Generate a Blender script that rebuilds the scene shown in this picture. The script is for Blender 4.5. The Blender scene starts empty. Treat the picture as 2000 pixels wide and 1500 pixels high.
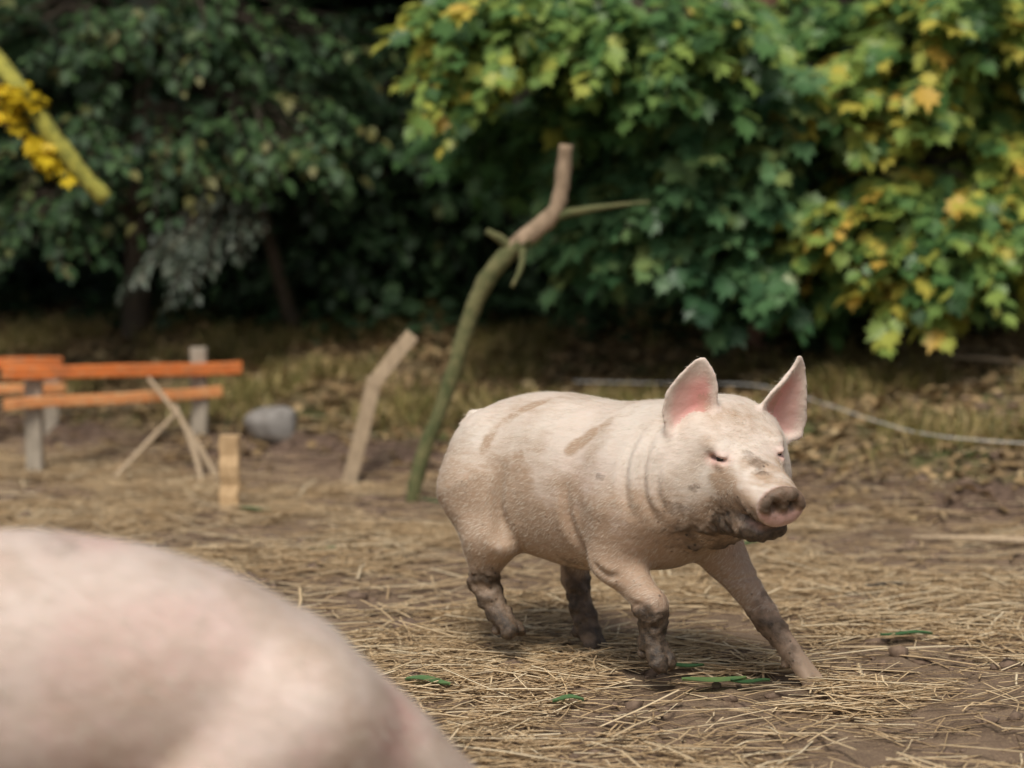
import bpy, math, random
import numpy as np
from mathutils import Vector, Matrix

rng = np.random.default_rng(7)
random.seed(7)
scene = bpy.context.scene
C = scene.collection
R = math.radians

# ------------------------------------------------------------------ camera, sky, sun, exposure
CAM_H = 1.28
PITCH = math.atan((750 - 248) / 4722)
FPX = 85 / 36 * 2000
cam_data = bpy.data.cameras.new('camera')
cam = bpy.data.objects.new('camera', cam_data)
C.objects.link(cam)
cam.location = (0, 0, CAM_H)
cam.rotation_euler = (math.pi / 2 - PITCH, 0, 0)
cam_data.lens = 85
cam_data.sensor_width = 36
cam_data.clip_start = 0.05
cam_data.clip_end = 2000
cam_data.dof.use_dof = True
cam_data.dof.focus_distance = 5.5
cam_data.dof.aperture_fstop = 1.8
scene.camera = cam

SUN_EL, SUN_AZ = R(57), R(192)      # azimuth clockwise from +Y (where the camera looks)
world = bpy.data.worlds.new('World')
scene.world = world
world.use_nodes = True
wn = world.node_tree.nodes; wl = world.node_tree.links
sky = wn.new('ShaderNodeTexSky'); sky.sky_type = 'NISHITA'; sky.sun_disc = False
sky.sun_elevation = SUN_EL; sky.sun_rotation = SUN_AZ
sky.air_density = 1.0; sky.dust_density = 3.0; sky.ozone_density = 1.0
hs = wn.new('ShaderNodeHueSaturation'); hs.inputs['Saturation'].default_value = 0.55
wl.new(sky.outputs[0], hs.inputs['Color'])
bg = wn['Background']; bg.inputs[1].default_value = 0.092
wl.new(hs.outputs[0], bg.inputs[0])
sun_d = bpy.data.lights.new('sun', 'SUN'); sun = bpy.data.objects.new('sun', sun_d); C.objects.link(sun)
sun_d.energy = 2.9; sun_d.angle = R(20); sun_d.color = (1.0, 0.95, 0.87)
sd = Vector((math.sin(SUN_AZ) * math.cos(SUN_EL), math.cos(SUN_AZ) * math.cos(SUN_EL), math.sin(SUN_EL)))
sun.location = sd * 30
sun.rotation_euler = sd.to_track_quat('Z', 'Y').to_euler()
scene.view_settings.view_transform = 'Standard'
scene.view_settings.look = 'None'
scene.view_settings.exposure = 0.22
scene.view_settings.gamma = 1.0
scene.cycles.use_denoising = True
scene.cycles.max_bounces = 5
scene.cycles.diffuse_bounces = 3
scene.cycles.glossy_bounces = 2
scene.cycles.transmission_bounces = 3

def at(u, v, Y):
    """world point on the line of sight through photo pixel (u, v) at ground distance Y"""
    a = (u - 1000) / FPX; b = (750 - v) / FPX
    cp, sp = math.cos(PITCH), math.sin(PITCH)
    d = (a, cp + b * sp, -sp + b * cp)
    k = Y / d[1]
    return Vector((d[0] * k, Y, CAM_H + d[2] * k))

# ------------------------------------------------------------------ helpers
def tag(o, label=None, cat=None, group=None, kind=None):
    if label: o['label'] = label
    if cat: o['category'] = cat
    if group: o['group'] = group
    if kind: o['kind'] = kind
    return o

def empty(name, loc=(0, 0, 0), rz=0):
    o = bpy.data.objects.new(name, None); C.objects.link(o)
    o.location = loc; o.rotation_euler = (0, 0, rz); o.empty_display_size = 0.1
    return o

def link(name, mesh, mat=None, parent=None):
    o = bpy.data.objects.new(name, mesh); C.objects.link(o)
    if mat is not None and not mesh.materials: mesh.materials.append(mat)
    if parent is not None: o.parent = parent
    return o

def np_mesh(name, V, F, smooth=True):
    """V (n,3) float array, F (m,k) int array (k = 3 or 4)"""
    m = bpy.data.meshes.new(name)
    V = np.ascontiguousarray(V, np.float32); F = np.ascontiguousarray(F, np.int32)
    k = F.shape[1]
    m.vertices.add(len(V)); m.vertices.foreach_set('co', V.ravel())
    m.loops.add(F.size); m.loops.foreach_set('vertex_index', F.ravel())
    m.polygons.add(len(F)); m.polygons.foreach_set('loop_start', np.arange(0, F.size, k, dtype=np.int32))
    if smooth: m.polygons.foreach_set('use_smooth', np.ones(len(F), bool))
    m.update(calc_edges=True)
    return m

def attr(m, name, val):
    val = np.asarray(val, np.float32)
    if val.ndim == 1:
        a = m.attributes.new(name, 'FLOAT', 'POINT'); a.data.foreach_set('value', val)
    else:
        v4 = np.ones((len(val), 4), np.float32); v4[:, :val.shape[1]] = val
        a = m.attributes.new(name, 'FLOAT_COLOR', 'POINT'); a.data.foreach_set('color', v4.ravel())

def hash3(i, j, k, s=0):
    h = (i * 374761393 + j * 668265263 + k * 1274126177 + s * 974711) & 0xffffffff
    h = ((h ^ (h >> 13)) * 1274126177) & 0xffffffff
    return ((h ^ (h >> 16)) & 0xffff) / 65535.0

def vnoise(P, scale, seed=0):
    """smooth value noise in 0..1"""
    Q = np.asarray(P, np.float64) * scale
    I = np.floor(Q).astype(np.int64); f = Q - I; f = f * f * (3 - 2 * f)
    r = 0
    for a in (0, 1):
        for b in (0, 1):
            for c in (0, 1):
                w = (f[:, 0] if a else 1 - f[:, 0]) * (f[:, 1] if b else 1 - f[:, 1]) * (f[:, 2] if c else 1 - f[:, 2])
                r = r + w * hash3(I[:, 0] + a, I[:, 1] + b, I[:, 2] + c, seed)
    return r

def fbm(P, scale, seed=0, oct=3):
    r = 0; a = .5; t = 0
    for o in range(oct):
        r = r + a * vnoise(P, scale * 2 ** o, seed + o * 17); t += a; a *= .5
    return r / t

def sstep(a, b, x):
    t = np.clip((x - a) / (b - a), 0, 1); return t * t * (3 - 2 * t)

class Tubes:
    """collects tapered tubes into one mesh"""
    def __init__(s): s.V = []; s.F = []; s.n = 0
    def add(s, pts, radii, sides=6, cap=True, jitter=0):
        pts = [Vector(p) for p in pts]; n = len(pts); V = []
        up = Vector((.31, .2, .93))
        for i, p in enumerate(pts):
            t = (pts[min(i + 1, n - 1)] - pts[max(i - 1, 0)]).normalized()
            a = t.cross(up)
            if a.length < .05: a = t.cross(Vector((1, 0, 0)))
            a.normalize(); b = t.cross(a)
            for k in range(sides):
                an = 2 * math.pi * k / sides
                r = radii[i] * (1 + (random.uniform(-jitter, jitter) if jitter else 0))
                V.append(p + (a * math.cos(an) + b * math.sin(an)) * r)
        F = []
        for i in range(n - 1):
            for k in range(sides):
                k2 = (k + 1) % sides
                F.append((i * sides + k, i * sides + k2, (i + 1) * sides + k2, (i + 1) * sides + k))
        if cap:
            for i, e in ((0, 0), (n - 1, (n - 1) * sides)):
                c = len(V); V.append(pts[i])
                for k in range(sides):
                    f = (e + k, e + (k + 1) % sides, c)
                    F.append(f if i else f[::-1])
        s.V += V; s.F += [tuple(x + s.n for x in f) for f in F]; s.n += len(V)
        return s
    def mesh(s, name, smooth=True):
        m = bpy.data.meshes.new(name); m.from_pydata([tuple(v) for v in s.V], [], s.F)
        if smooth: m.polygons.foreach_set('use_smooth', [True] * len(m.polygons))
        m.update(); return m

def catmull(pts, per=5):
    P = [Vector(p) for p in pts]; P = [P[0] * 2 - P[1]] + P + [P[-1] * 2 - P[-2]]; out = []
    for i in range(1, len(P) - 2):
        a, b, c, d = P[i - 1:i + 3]
        for k in range(per):
            t = k / per
            out.append(.5 * (2 * b + (c - a) * t + (2 * a - 5 * b + 4 * c - d) * t * t + (3 * b - a - 3 * c + d) * t ** 3))
    out.append(P[-2]); return out

# ------------------------------------------------------------------ materials
class NT:
    def __init__(s, name):
        s.m = bpy.data.materials.new(name); s.m.use_nodes = True
        s.n = s.m.node_tree.nodes; s.l = s.m.node_tree.links
        s.p = s.n['Principled BSDF']; s.out = s.n['Material Output']
    def node(s, t, **kw):
        n = s.n.new(t)
        for k, v in kw.items(): setattr(n, k, v)
        return n
    def lk(s, a, b): s.l.new(a, b)
    def noise(s, scale, detail=4, rough=.55, vec=None, dist=0):
        n = s.node('ShaderNodeTexNoise'); n.inputs['Scale'].default_value = scale
        n.inputs['Detail'].default_value = detail; n.inputs['Roughness'].default_value = rough
        n.inputs['Distortion'].default_value = dist
        if vec is None:
            if not hasattr(s, 'tc'): s.tc = s.node('ShaderNodeTexCoord')
            vec = s.tc.outputs['Object']
        s.lk(vec, n.inputs['Vector']); return n.outputs['Fac']
    def ramp(s, fac, stops, interp='LINEAR'):
        r = s.node('ShaderNodeValToRGB'); r.color_ramp.interpolation = interp
        e = r.color_ramp.elements
        while len(e) < len(stops): e.new(.5)
        for i, (p, c) in enumerate(stops):
            e[i].position = p; e[i].color = (c if len(c) == 4 else (*c, 1))
        s.lk(fac, r.inputs[0]); return r.outputs[0]
    def mix(s, fac, a, b, mode='MIX'):
        n = s.node('ShaderNodeMix', data_type='RGBA', blend_type=mode)
        for sock, v in ((n.inputs[0], fac), (n.inputs[6], a), (n.inputs[7], b)):
            if hasattr(v, 'links'): s.lk(v, sock)
            else: sock.default_value = v if not isinstance(v, tuple) else (v if len(v) == 4 else (*v, 1))
        return n.outputs[2]
    def math(s, op, a, b=None, c=None, clamp=False):
        n = s.node('ShaderNodeMath', operation=op); n.use_clamp = clamp
        for sock, v in zip(n.inputs, (a, b, c)):
            if v is None: continue
            if hasattr(v, 'links'): s.lk(v, sock)
            else: sock.default_value = v
        return n.outputs[0]
    def attr(s, name):
        n = s.node('ShaderNodeAttribute'); n.attribute_name = name; return n
    def bump(s, h, strength=.5, dist=.01):
        b = s.node('ShaderNodeBump'); b.inputs['Strength'].default_value = strength
        b.inputs['Distance'].default_value = dist
        s.lk(h, b.inputs['Height']); s.lk(b.outputs[0], s.p.inputs['Normal'])

def mat_skin(name, cream, tan):
    t = NT(name)
    a = t.attr('stain'); sep = t.node('ShaderNodeSeparateColor'); t.lk(a.outputs['Color'], sep.inputs[0])
    big = t.noise(9, 4, .6); fine = t.noise(70, 4, .65); spk = t.noise(230, 3, .6)
    skin = t.mix(t.math('MULTIPLY', t.ramp(big, [(.38, (0, 0, 0)), (.7, (1, 1, 1))]), .55), cream, (cream[0] * .93, cream[1] * .82, cream[2] * .78))
    skin = t.mix(t.math('MULTIPLY', sep.outputs[2], 1.0), skin, (.55, .25, .215))
    mp = t.node('ShaderNodeMapping'); mp.inputs['Rotation'].default_value = (0, R(50), 0); mp.inputs['Scale'].default_value = (14, 75, 75)
    t.lk(t.tc.outputs['Object'], mp.inputs[0]); fur = t.noise(1, 3, .6, mp.outputs[0])
    f1 = t.math('ADD', sep.outputs[1], t.math('MULTIPLY', t.math('SUBTRACT', fur, .5), .75))
    f1 = t.math('ADD', f1, t.math('MULTIPLY', t.math('SUBTRACT', fine, .5), .35))
    f1 = t.math('MULTIPLY', t.ramp(f1, [(.25, (0, 0, 0)), (.85, (1, 1, 1))]), .85)
    skin = t.mix(f1, skin, tan)
    f2 = t.math('ADD', sep.outputs[0], t.math('MULTIPLY', t.math('SUBTRACT', fine, .5), .9))
    vo = t.node('ShaderNodeTexVoronoi'); vo.inputs['Scale'].default_value = 48; t.lk(t.tc.outputs['Object'], vo.inputs['Vector'])
    spl = t.math('MULTIPLY', t.ramp(vo.outputs['Distance'], [(.10, (1, 1, 1)), (.20, (0, 0, 0))]), t.ramp(t.math('ADD', t.math('MULTIPLY', sep.outputs[1], .5), big), [(.78, (0, 0, 0)), (.95, (1, 1, 1))]))
    f2 = t.math('ADD', f2, t.math('MULTIPLY', spl, .42))
    f2b = t.ramp(f2, [(.22, (0, 0, 0)), (.88, (1, 1, 1))])
    mud = t.mix(t.ramp(fine, [(.35, (0, 0, 0)), (.65, (1, 1, 1))]), (.024, .016, .010), (.105, .070, .043))
    skin = t.mix(f2b, skin, mud)
    t.lk(skin, t.p.inputs['Base Color'])
    t.p.inputs['Roughness'].default_value = .62
    t.p.inputs['Subsurface Weight'].default_value = .12
    t.p.inputs['Subsurface Radius'].default_value = (.012, .005, .003)
    t.p.inputs['Subsurface Scale'].default_value = .6
    t.bump(t.math('ADD', t.math('ADD', t.math('MULTIPLY', fine, .4), t.math('MULTIPLY', fur, .8)), t.math('MULTIPLY', f2b, t.math('MULTIPLY', spk, 1.5))), .35, .006)
    return t.m

def mat_plain(name, c1, c2, scale=30, rough=.8, bump=.3, dist=.004, stretch=None, detail=5):
    t = NT(name); vec = None
    if stretch:
        tc = t.node('ShaderNodeTexCoord'); mp = t.node('ShaderNodeMapping'); mp.inputs['Scale'].default_value = stretch
        t.lk(tc.outputs['Object'], mp.inputs[0]); vec = mp.outputs[0]
    n = t.noise(scale, detail, .65, vec)
    t.lk(t.ramp(n, [(.3, c1), (.7, c2)]), t.p.inputs['Base Color'])
    t.p.inputs['Roughness'].default_value = rough
    t.bump(n, bump, dist)
    return t.m

def mat_leaf(name, stops, trans=.3, rough=.45):
    t = NT(name)
    a = t.attr('tint').outputs['Fac']
    n = t.noise(25, 3, .6)
    f = t.math('ADD', a, t.math('MULTIPLY', t.math('SUBTRACT', n, .5), .3), clamp=True)
    col = t.ramp(f, stops)
    t.lk(col, t.p.inputs['Base Color']); t.p.inputs['Roughness'].default_value = rough
    t.p.inputs['Specular IOR Level'].default_value = .35
    tr = t.node('ShaderNodeBsdfTranslucent'); t.lk(col, tr.inputs['Color'])
    mx = t.node('ShaderNodeMixShader'); mx.inputs[0].default_value = trans
    t.lk(t.p.outputs[0], mx.inputs[1]); t.lk(tr.outputs[0], mx.inputs[2]); t.lk(mx.outputs[0], t.out.inputs['Surface'])
    return t.m


# ------------------------------------------------------------------ ground
def bank_edge(x):
    return 8.40 - .50 * x + .16 * np.sin(x * 2.1 + .6) + .08 * np.sin(x * 5.3)

def ground_z(x, y, fine=True):
    x = np.atleast_1d(np.asarray(x, float)); y = np.atleast_1d(np.asarray(y, float))
    P = np.stack([x, y, np.zeros_like(x)], 1)
    t = y - np.maximum(bank_edge(x), 6.5)
    z = .10 * sstep(-.1, .35, t) + .13 * np.clip(t - .2, 0, 3.0) + .42 * np.clip(t - 3.2, 0, 9) + .03 * (fbm(P, 1.3, 41, 2) - .5)
    near = np.exp(-(((x - .2) / 1.2) ** 2 + ((y - 5.7) / 1.0) ** 2) * .5)
    z = z - .015 * near
    if fine:
        n1 = fbm(P, 5, 51, 3) - .5; n2 = fbm(P, 16, 61, 3) - .5
        z = z + (.055 * n1 + .045 * n2 + .012 * (vnoise(P, 34, 71) - .5)) * (.55 + .85 * sstep(-.3, .5, t))
    return z

def gz(x, y): return float(ground_z([x], [y])[0])

def axis_coords(lo, hi, step, far):
    mid = np.arange(lo, hi + step / 2, step); out_p = []; out_n = []; d = step; q = hi
    while q < far: d *= 1.22; q += d; out_p.append(q)
    d = step; q = lo
    while q > -far: d *= 1.22; q -= d; out_n.append(q)
    return np.array(out_n[::-1] + list(mid) + out_p)

def mat_ground():
    t = NT('muddy_ground')
    b = t.attr('bank').outputs['Fac']
    n1 = t.noise(6, 6, .6); n2 = t.noise(38, 5, .65); n3 = t.noise(160, 4, .6)
    mud = t.ramp(n1, [(.28, (.105, .067, .042)), (.52, (.215, .145, .092)), (.75, (.33, .24, .155))])
    mud = t.mix(t.math('MULTIPLY', n2, .55), mud, (.12, .078, .052), 'MIX')
    chaff = t.ramp(t.math('ADD', n3, t.math('MULTIPLY', n2, .35)), [(.72, (0, 0, 0)), (.82, (1, 1, 1))])
    mud = t.mix(t.math('MULTIPLY', chaff, .55), mud, (.40, .29, .16))
    litter = t.ramp(n2, [(.25, (.06, .042, .021)), (.5, (.17, .115, .058)), (.78, (.28, .20, .105))])
    moss = t.ramp(n3, [(.3, (.035, .045, .012)), (.7, (.10, .115, .03))])
    litter = t.mix(t.ramp(t.noise(3.2, 5, .6), [(.45, (0, 0, 0)), (.62, (1, 1, 1))]), litter, moss)
    soil = t.ramp(n2, [(.3, (.075, .046, .03)), (.7, (.17, .11, .075))])
    lip = t.ramp(t.math('ADD', b, t.math('MULTIPLY', t.math('SUBTRACT', n1, .5), .3)), [(.02, (0, 0, 0)), (.12, (1, 1, 1))])
    mud = t.mix(lip, mud, soil)
    bb = t.ramp(t.math('ADD', b, t.math('MULTIPLY', t.math('SUBTRACT', n1, .5), .5)), [(.4, (0, 0, 0)), (.6, (1, 1, 1))])
    t.lk(t.mix(bb, mud, litter), t.p.inputs['Base Color'])
    t.lk(t.ramp(n1, [(.3, (.45, .45, .45)), (.6, (.85, .85, .85))]), t.p.inputs['Roughness'])
    t.p.inputs['Specular IOR Level'].default_value = .35
    t.bump(t.math('ADD', n2, t.math('MULTIPLY', n3, .5)), .8, .02)
    return t.m

gx = axis_coords(-2.4, 2.8, .02, 400); gy = axis_coords(3.0, 10.5, .02, 400)
GX, GY = np.meshgrid(gx, gy, indexing='ij')
gzv = ground_z(GX.ravel(), GY.ravel())
farm = np.maximum(np.abs(GX.ravel()), np.abs(GY.ravel()))
gV = np.stack([GX.ravel(), GY.ravel(), gzv], 1)
nxg, nyg = GX.shape; ii, jj = np.meshgrid(np.arange(nxg - 1), np.arange(nyg - 1), indexing='ij'); q0 = (ii * nyg + jj).ravel()
gm = np_mesh('ground', gV, np.stack([q0, q0 + nyg, q0 + nyg + 1, q0 + 1], 1))
attr(gm, 'bank', sstep(-.05, .75, gV[:, 1] - np.maximum(bank_edge(gV[:, 0]), 6.5)))
tag(link('ground', gm, mat_ground()), kind='structure')
#==PIGS==
# ------------------------------------------------------------------ signed-distance modelling for the pigs
class Field:
    def __init__(s, lo, hi, vox):
        s.lo = np.array(lo, np.float64); s.vox = vox
        s.n = np.ceil((np.array(hi) - s.lo) / vox).astype(int) + 1
        s.D = np.full(s.n, 9.0, np.float32)
    def box(s, lo, hi, pad):
        a = np.clip(np.floor((np.array(lo) - pad - s.lo) / s.vox).astype(int), 0, s.n - 1)
        b = np.clip(np.ceil((np.array(hi) + pad - s.lo) / s.vox).astype(int) + 1, 1, s.n)
        sl = tuple(slice(a[i], b[i]) for i in range(3))
        g = [(s.lo[i] + np.arange(a[i], b[i]) * s.vox).astype(np.float32) for i in range(3)]
        X, Y, Z = np.meshgrid(*g, indexing='ij')
        return sl, X, Y, Z
    def blend(s, sl, d, k):
        A = s.D[sl]
        h = np.clip(k - np.abs(A - d), 0, None) / k
        s.D[sl] = np.minimum(A, d) - h * h * k * .25
    def cut(s, sl, d, k):
        A = s.D[sl]; d = -d
        h = np.clip(k - np.abs(A - d), 0, None) / k
        s.D[sl] = np.maximum(A, d) + h * h * k * .25
    def cone(s, a, b, ra, rb, k=.03, cut=False):
        a = np.array(a, float); b = np.array(b, float); r = max(ra, rb)
        sl, X, Y, Z = s.box(np.minimum(a, b) - r, np.maximum(a, b) + r, k + .012)
        ab = b - a; L2 = ab @ ab + 1e-9
        t = np.clip(((X - a[0]) * ab[0] + (Y - a[1]) * ab[1] + (Z - a[2]) * ab[2]) / L2, 0, 1)
        d = np.sqrt((X - a[0] - t * ab[0]) ** 2 + (Y - a[1] - t * ab[1]) ** 2 + (Z - a[2] - t * ab[2]) ** 2) - (ra + (rb - ra) * t)
        (s.cut if cut else s.blend)(sl, d, k)
    def ell(s, c, r, M=None, k=.03, cut=False):
        """ellipsoid, M = 3x3 with local axes as columns"""
        c = np.array(c, float); r = np.array(r, float)
        M = np.eye(3) if M is None else np.array(M, float)
        ext = np.sqrt(((M * r) ** 2).sum(1))
        sl, X, Y, Z = s.box(c - ext, c + ext, k + .012)
        P = [(X - c[0]) * M[0, i] + (Y - c[1]) * M[1, i] + (Z - c[2]) * M[2, i] for i in range(3)]
        k0 = np.sqrt(sum((P[i] / r[i]) ** 2 for i in range(3))); k1 = np.sqrt(sum((P[i] / r[i] ** 2) ** 2 for i in range(3))) + 1e-6
        (s.cut if cut else s.blend)(sl, k0 * (k0 - 1) / k1, k)
    def loft(s, o, M, st, k=.03, e=2.2):
        """stations (u, top, bottom, halfwidth[, lateral offset]) along local axis 0; 1 = lateral, 2 = up"""
        o = np.array(o, float); M = np.array(M, float); st = np.array([list(q) + [0] * (5 - len(q)) for q in st], float)
        u0, u1 = st[0, 0], st[-1, 0]
        w = st[:, 3].max() + np.abs(st[:, 4]).max(); t = st[:, 1].max(); b = st[:, 2].min()
        cs = np.array([o + M @ np.array([u, y, z]) for u in (u0, u1) for y in (-w, w) for z in (b, t)])
        sl, X, Y, Z = s.box(cs.min(0), cs.max(0), k + .012)
        U, L, W = [(X - o[0]) * M[0, i] + (Y - o[1]) * M[1, i] + (Z - o[2]) * M[2, i] for i in range(3)]
        uu = np.linspace(u0, u1, 200)
        cols = []
        for c in range(1, 5):   # smooth interpolation of the stations
            v = np.interp(uu, st[:, 0], st[:, c])
            ker = np.hanning(25); ker /= ker.sum()
            v = np.convolve(np.pad(v, 12, mode='edge'), ker, 'valid'); cols.append(v)
        Uc = np.clip(U, u0, u1)
        top, bot, wid, off = [np.interp(Uc, uu, v).astype(np.float32) for v in cols]
        zc = (top + bot) / 2; hh = (top - bot) / 2
        q = (np.abs((L - off) / wid) ** e + np.abs((W - zc) / hh) ** e) ** (1 / e)
        d = (q - 1) * np.minimum(wid, hh)
        out = np.maximum(U - u1, u0 - U)
        d = np.where(out > 0, np.sqrt(np.maximum(d, 0) ** 2 + out ** 2), np.maximum(d, out) if False else d)
        s.blend(sl, d.astype(np.float32), k)
    def sheet(s, G, rad, k):
        """thin shell round sample points G (n,3) with radii rad (n)"""
        sl, X, Y, Z = s.box(G.min(0) - .01, G.max(0) + .01, k + .012)
        P = np.stack([X.ravel(), Y.ravel(), Z.ravel()], 1); d = np.empty(len(P), np.float32)
        G32 = G.astype(np.float32); g2 = (G32 ** 2).sum(1)
        for i in range(0, len(P), 20000):
            p = P[i:i + 20000]
            q = np.sqrt(np.maximum((p ** 2).sum(1)[:, None] + g2[None] - 2 * p @ G32.T, 0)) - rad[None]
            d[i:i + 20000] = q.min(1)
        s.blend(sl, d.reshape(X.shape), k)
    def mesh(s):
        """surface nets"""
        D = s.D; S = D < 0
        nx, ny, nz = D.shape
        cnt = np.zeros((nx - 1, ny - 1, nz - 1), np.int8)
        for a in (0, 1):
            for b in (0, 1):
                for c in (0, 1):
                    cnt += S[a:nx - 1 + a, b:ny - 1 + b, c:nz - 1 + c]
        act = (cnt > 0) & (cnt < 8)
        I = np.argwhere(act); idx = np.full(act.shape, -1, np.int32); idx[act] = np.arange(len(I))
        acc = np.zeros((len(I), 3)); num = np.zeros(len(I))
        cor = [(a, b, c) for a in (0, 1) for b in (0, 1) for c in (0, 1)]
        val = {c: D[I[:, 0] + c[0], I[:, 1] + c[1], I[:, 2] + c[2]] for c in cor}
        for ca in cor:
            for ax in range(3):
                if ca[ax]: continue
                cb = list(ca); cb[ax] = 1; cb = tuple(cb)
                va, vb = val[ca], val[cb]; x = (va < 0) != (vb < 0)
                t = np.where(x, va / np.where(x, va - vb, 1), 0)
                p = np.zeros((len(I), 3)); p[:] = ca; p[:, ax] = t
                acc[x] += p[x]; num += x
        V = s.lo + (I + acc / num[:, None]) * s.vox
        Fs = []
        for ax in range(3):
            o1, o2 = (ax + 1) % 3, (ax + 2) % 3
            sa = [slice(1, -1)] * 3; sb = [slice(1, -1)] * 3
            sa[ax] = slice(0, -1); sb[ax] = slice(1, None)
            A = S[tuple(sa)]; B = S[tuple(sb)]
            E = np.argwhere(A != B)
            off = np.ones(3, int); off[ax] = 0
            E0 = E + off; flip = A[tuple(E.T)]
            def cell(d1, d2):
                q = E0.copy(); q[:, o1] -= d1; q[:, o2] -= d2
                return idx[q[:, 0], q[:, 1], q[:, 2]]
            q = np.stack([cell(1, 1), cell(0, 1), cell(0, 0), cell(1, 0)], 1)
            q[~flip] = q[~flip][:, ::-1]
            Fs.append(q)
        F = np.concatenate(Fs); F = F[(F >= 0).all(1)]
        # two rounds of light smoothing
        for _ in range(2):
            acc = np.zeros_like(V); n = np.zeros(len(V))
            for k in range(4):
                np.add.at(acc, F[:, k], V[F[:, (k + 1) % 4]]); np.add.at(n, F[:, k], 1)
            V = V * .5 + .5 * acc / np.maximum(n, 1)[:, None]
        return V, F

def normals(V, F):
    n = np.cross(V[F[:, 2]] - V[F[:, 0]], V[F[:, 3]] - V[F[:, 1]])
    N = np.zeros_like(V)
    for k in range(4): np.add.at(N, F[:, k], n)
    return N / (np.linalg.norm(N, axis=1)[:, None] + 1e-12)

def axes(yaw, pitch, roll=0):
    return np.array(Matrix.Rotation(yaw, 3, 'Z') @ Matrix.Rotation(-pitch, 3, 'Y') @ Matrix.Rotation(roll, 3, 'X'))

def leg(f, pts, rad, k=.03, hoof=True):
    """chain of joints down to the fetlock, then a cloven hoof at the last point"""
    for i in range(len(pts) - 2):
        f.cone(pts[i], pts[i + 1], rad[i], rad[i + 1], k if i == 0 else (.03 if i == 1 else .014))
    a = np.array(pts[-2], float); b = np.array(pts[-1], float)
    ax = (b - a) / np.linalg.norm(b - a)
    lat = np.cross(ax, [1, 0, 0]) if abs(ax[0]) < .8 else np.cross(ax, [0, 0, 1])
    lat /= np.linalg.norm(lat)
    lat = lat * np.sign(lat[1] + 1e-6)
    r = rad[-2]
    fw = np.cross(lat, ax); fw *= np.sign(fw[0] + 1e-6)
    for sgn in (-1, 1):
        f.cone(a, b - ax * .012 + lat * sgn * .016 + fw * .014, r * .9, .0150, .008)
        f.cone(a - fw * .008 + ax * .01, a - fw * .024 + ax * .03 + lat * sgn * .017, .013, .008, .01)   # dew claw

def ear_grid(base, up, side, nrm, L, prof, bend_up, cup, ns=52, ntt=35):
    """curved leaf-like ear; returns points, thickness, inner normals"""
    s_ = np.linspace(0, 1, ns); t_ = np.linspace(-1, 1, ntt)
    Sg, Tg = np.meshgrid(s_, t_, indexing='ij')
    w = np.interp(Sg, [q[0] for q in prof], [q[1] for q in prof])
    sh = np.interp(Sg, [q[0] for q in prof], [q[2] for q in prof])
    G = base + L * Sg[..., None] * up + (Tg * w + sh)[..., None] * side \
        + (bend_up * Sg ** 2)[..., None] * nrm + (cup * (Tg ** 2 - .4) * np.minimum(1, w / .04) * (1 - .6 * Sg))[..., None] * nrm
    rad = .0066 - .0012 * np.abs(Tg) - .0006 * Sg
    rad = np.where(Sg < .15, rad + .003, rad)
    return G.reshape(-1, 3), rad.ravel().astype(np.float32), Sg.ravel(), Tg.ravel()

def hair_mesh(V, F, N, n, keepv, length, width, back, seed):
    g = np.random.default_rng(seed)
    a = np.linalg.norm(np.cross(V[F[:, 2]] - V[F[:, 0]], V[F[:, 3]] - V[F[:, 1]]), axis=1)
    fi = g.choice(len(F), n, p=a / a.sum()); w = g.dirichlet((1, 1, 1, 1), n)
    P = (V[F[fi]] * w[..., None]).sum(1); M = N[F[fi, 0]]
    k = g.random(n) < keepv[F[fi, 0]]; P = P[k]; M = M[k]; n = len(P)
    bk = back(P); bk = bk - M * (bk * M).sum(1)[:, None]; bk /= np.linalg.norm(bk, axis=1)[:, None] + 1e-9
    d = bk + M * g.uniform(.12, .4, (n, 1)) + g.normal(0, .18, (n, 3)); d /= np.linalg.norm(d, axis=1)[:, None]
    sd_ = np.cross(d, M); sd_ /= np.linalg.norm(sd_, axis=1)[:, None] + 1e-9
    L = length * g.uniform(.5, 1.2, (n, 1)); W = width * g.uniform(.6, 1.2, (n, 1))
    mid = P + d * L * .55; tip = P + d * L - M * L * .1
    VV = np.stack([P - sd_ * W, P + sd_ * W, mid + sd_ * W * .8, mid - sd_ * W * .8, tip], 1).reshape(-1, 3)
    b = np.arange(n)[:, None] * 5
    T = np.concatenate([b + [0, 1, 2], b + [0, 2, 3], b + [3, 2, 4]], 0)
    return np_mesh('bristles', VV, T)

SKIN = mat_skin('pig_skin', (.60, .52, .44), (.33, .215, .13))
SKIN2 = mat_skin('pig_skin_pink', (.60, .51, .445), (.40, .285, .21))
HAIR = mat_plain('pig_bristle', (.56, .47, .37), (.7, .62, .51), 40, .5, 0)
EYE = mat_plain('pig_eye', (.02, .014, .01), (.03, .02, .015), 40, .12, 0)

def blob(V, c, r, axis=None, soft=.5):
    """soft ellipsoidal mask; c centre, r radii (scalar or 3)"""
    q = np.sqrt((((V - np.array(c)) / np.array(r)) ** 2).sum(1))
    return 1 - sstep(1 - soft, 1 + soft, q)

def seg_mask(V, a, b, r, soft=.6):
    a = np.array(a, float); b = np.array(b, float); ab = b - a
    t = np.clip(((V - a) @ ab) / (ab @ ab), 0, 1)
    d = np.linalg.norm(V - a - t[:, None] * ab, axis=1) / r
    return 1 - sstep(1 - soft, 1 + soft, d)

def head_axes(cfg):
    M = axes(cfg['yaw'], cfg['pitch'], cfg.get('roll', 0)); o = np.array(cfg['o'], float)
    return o, M

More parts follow.
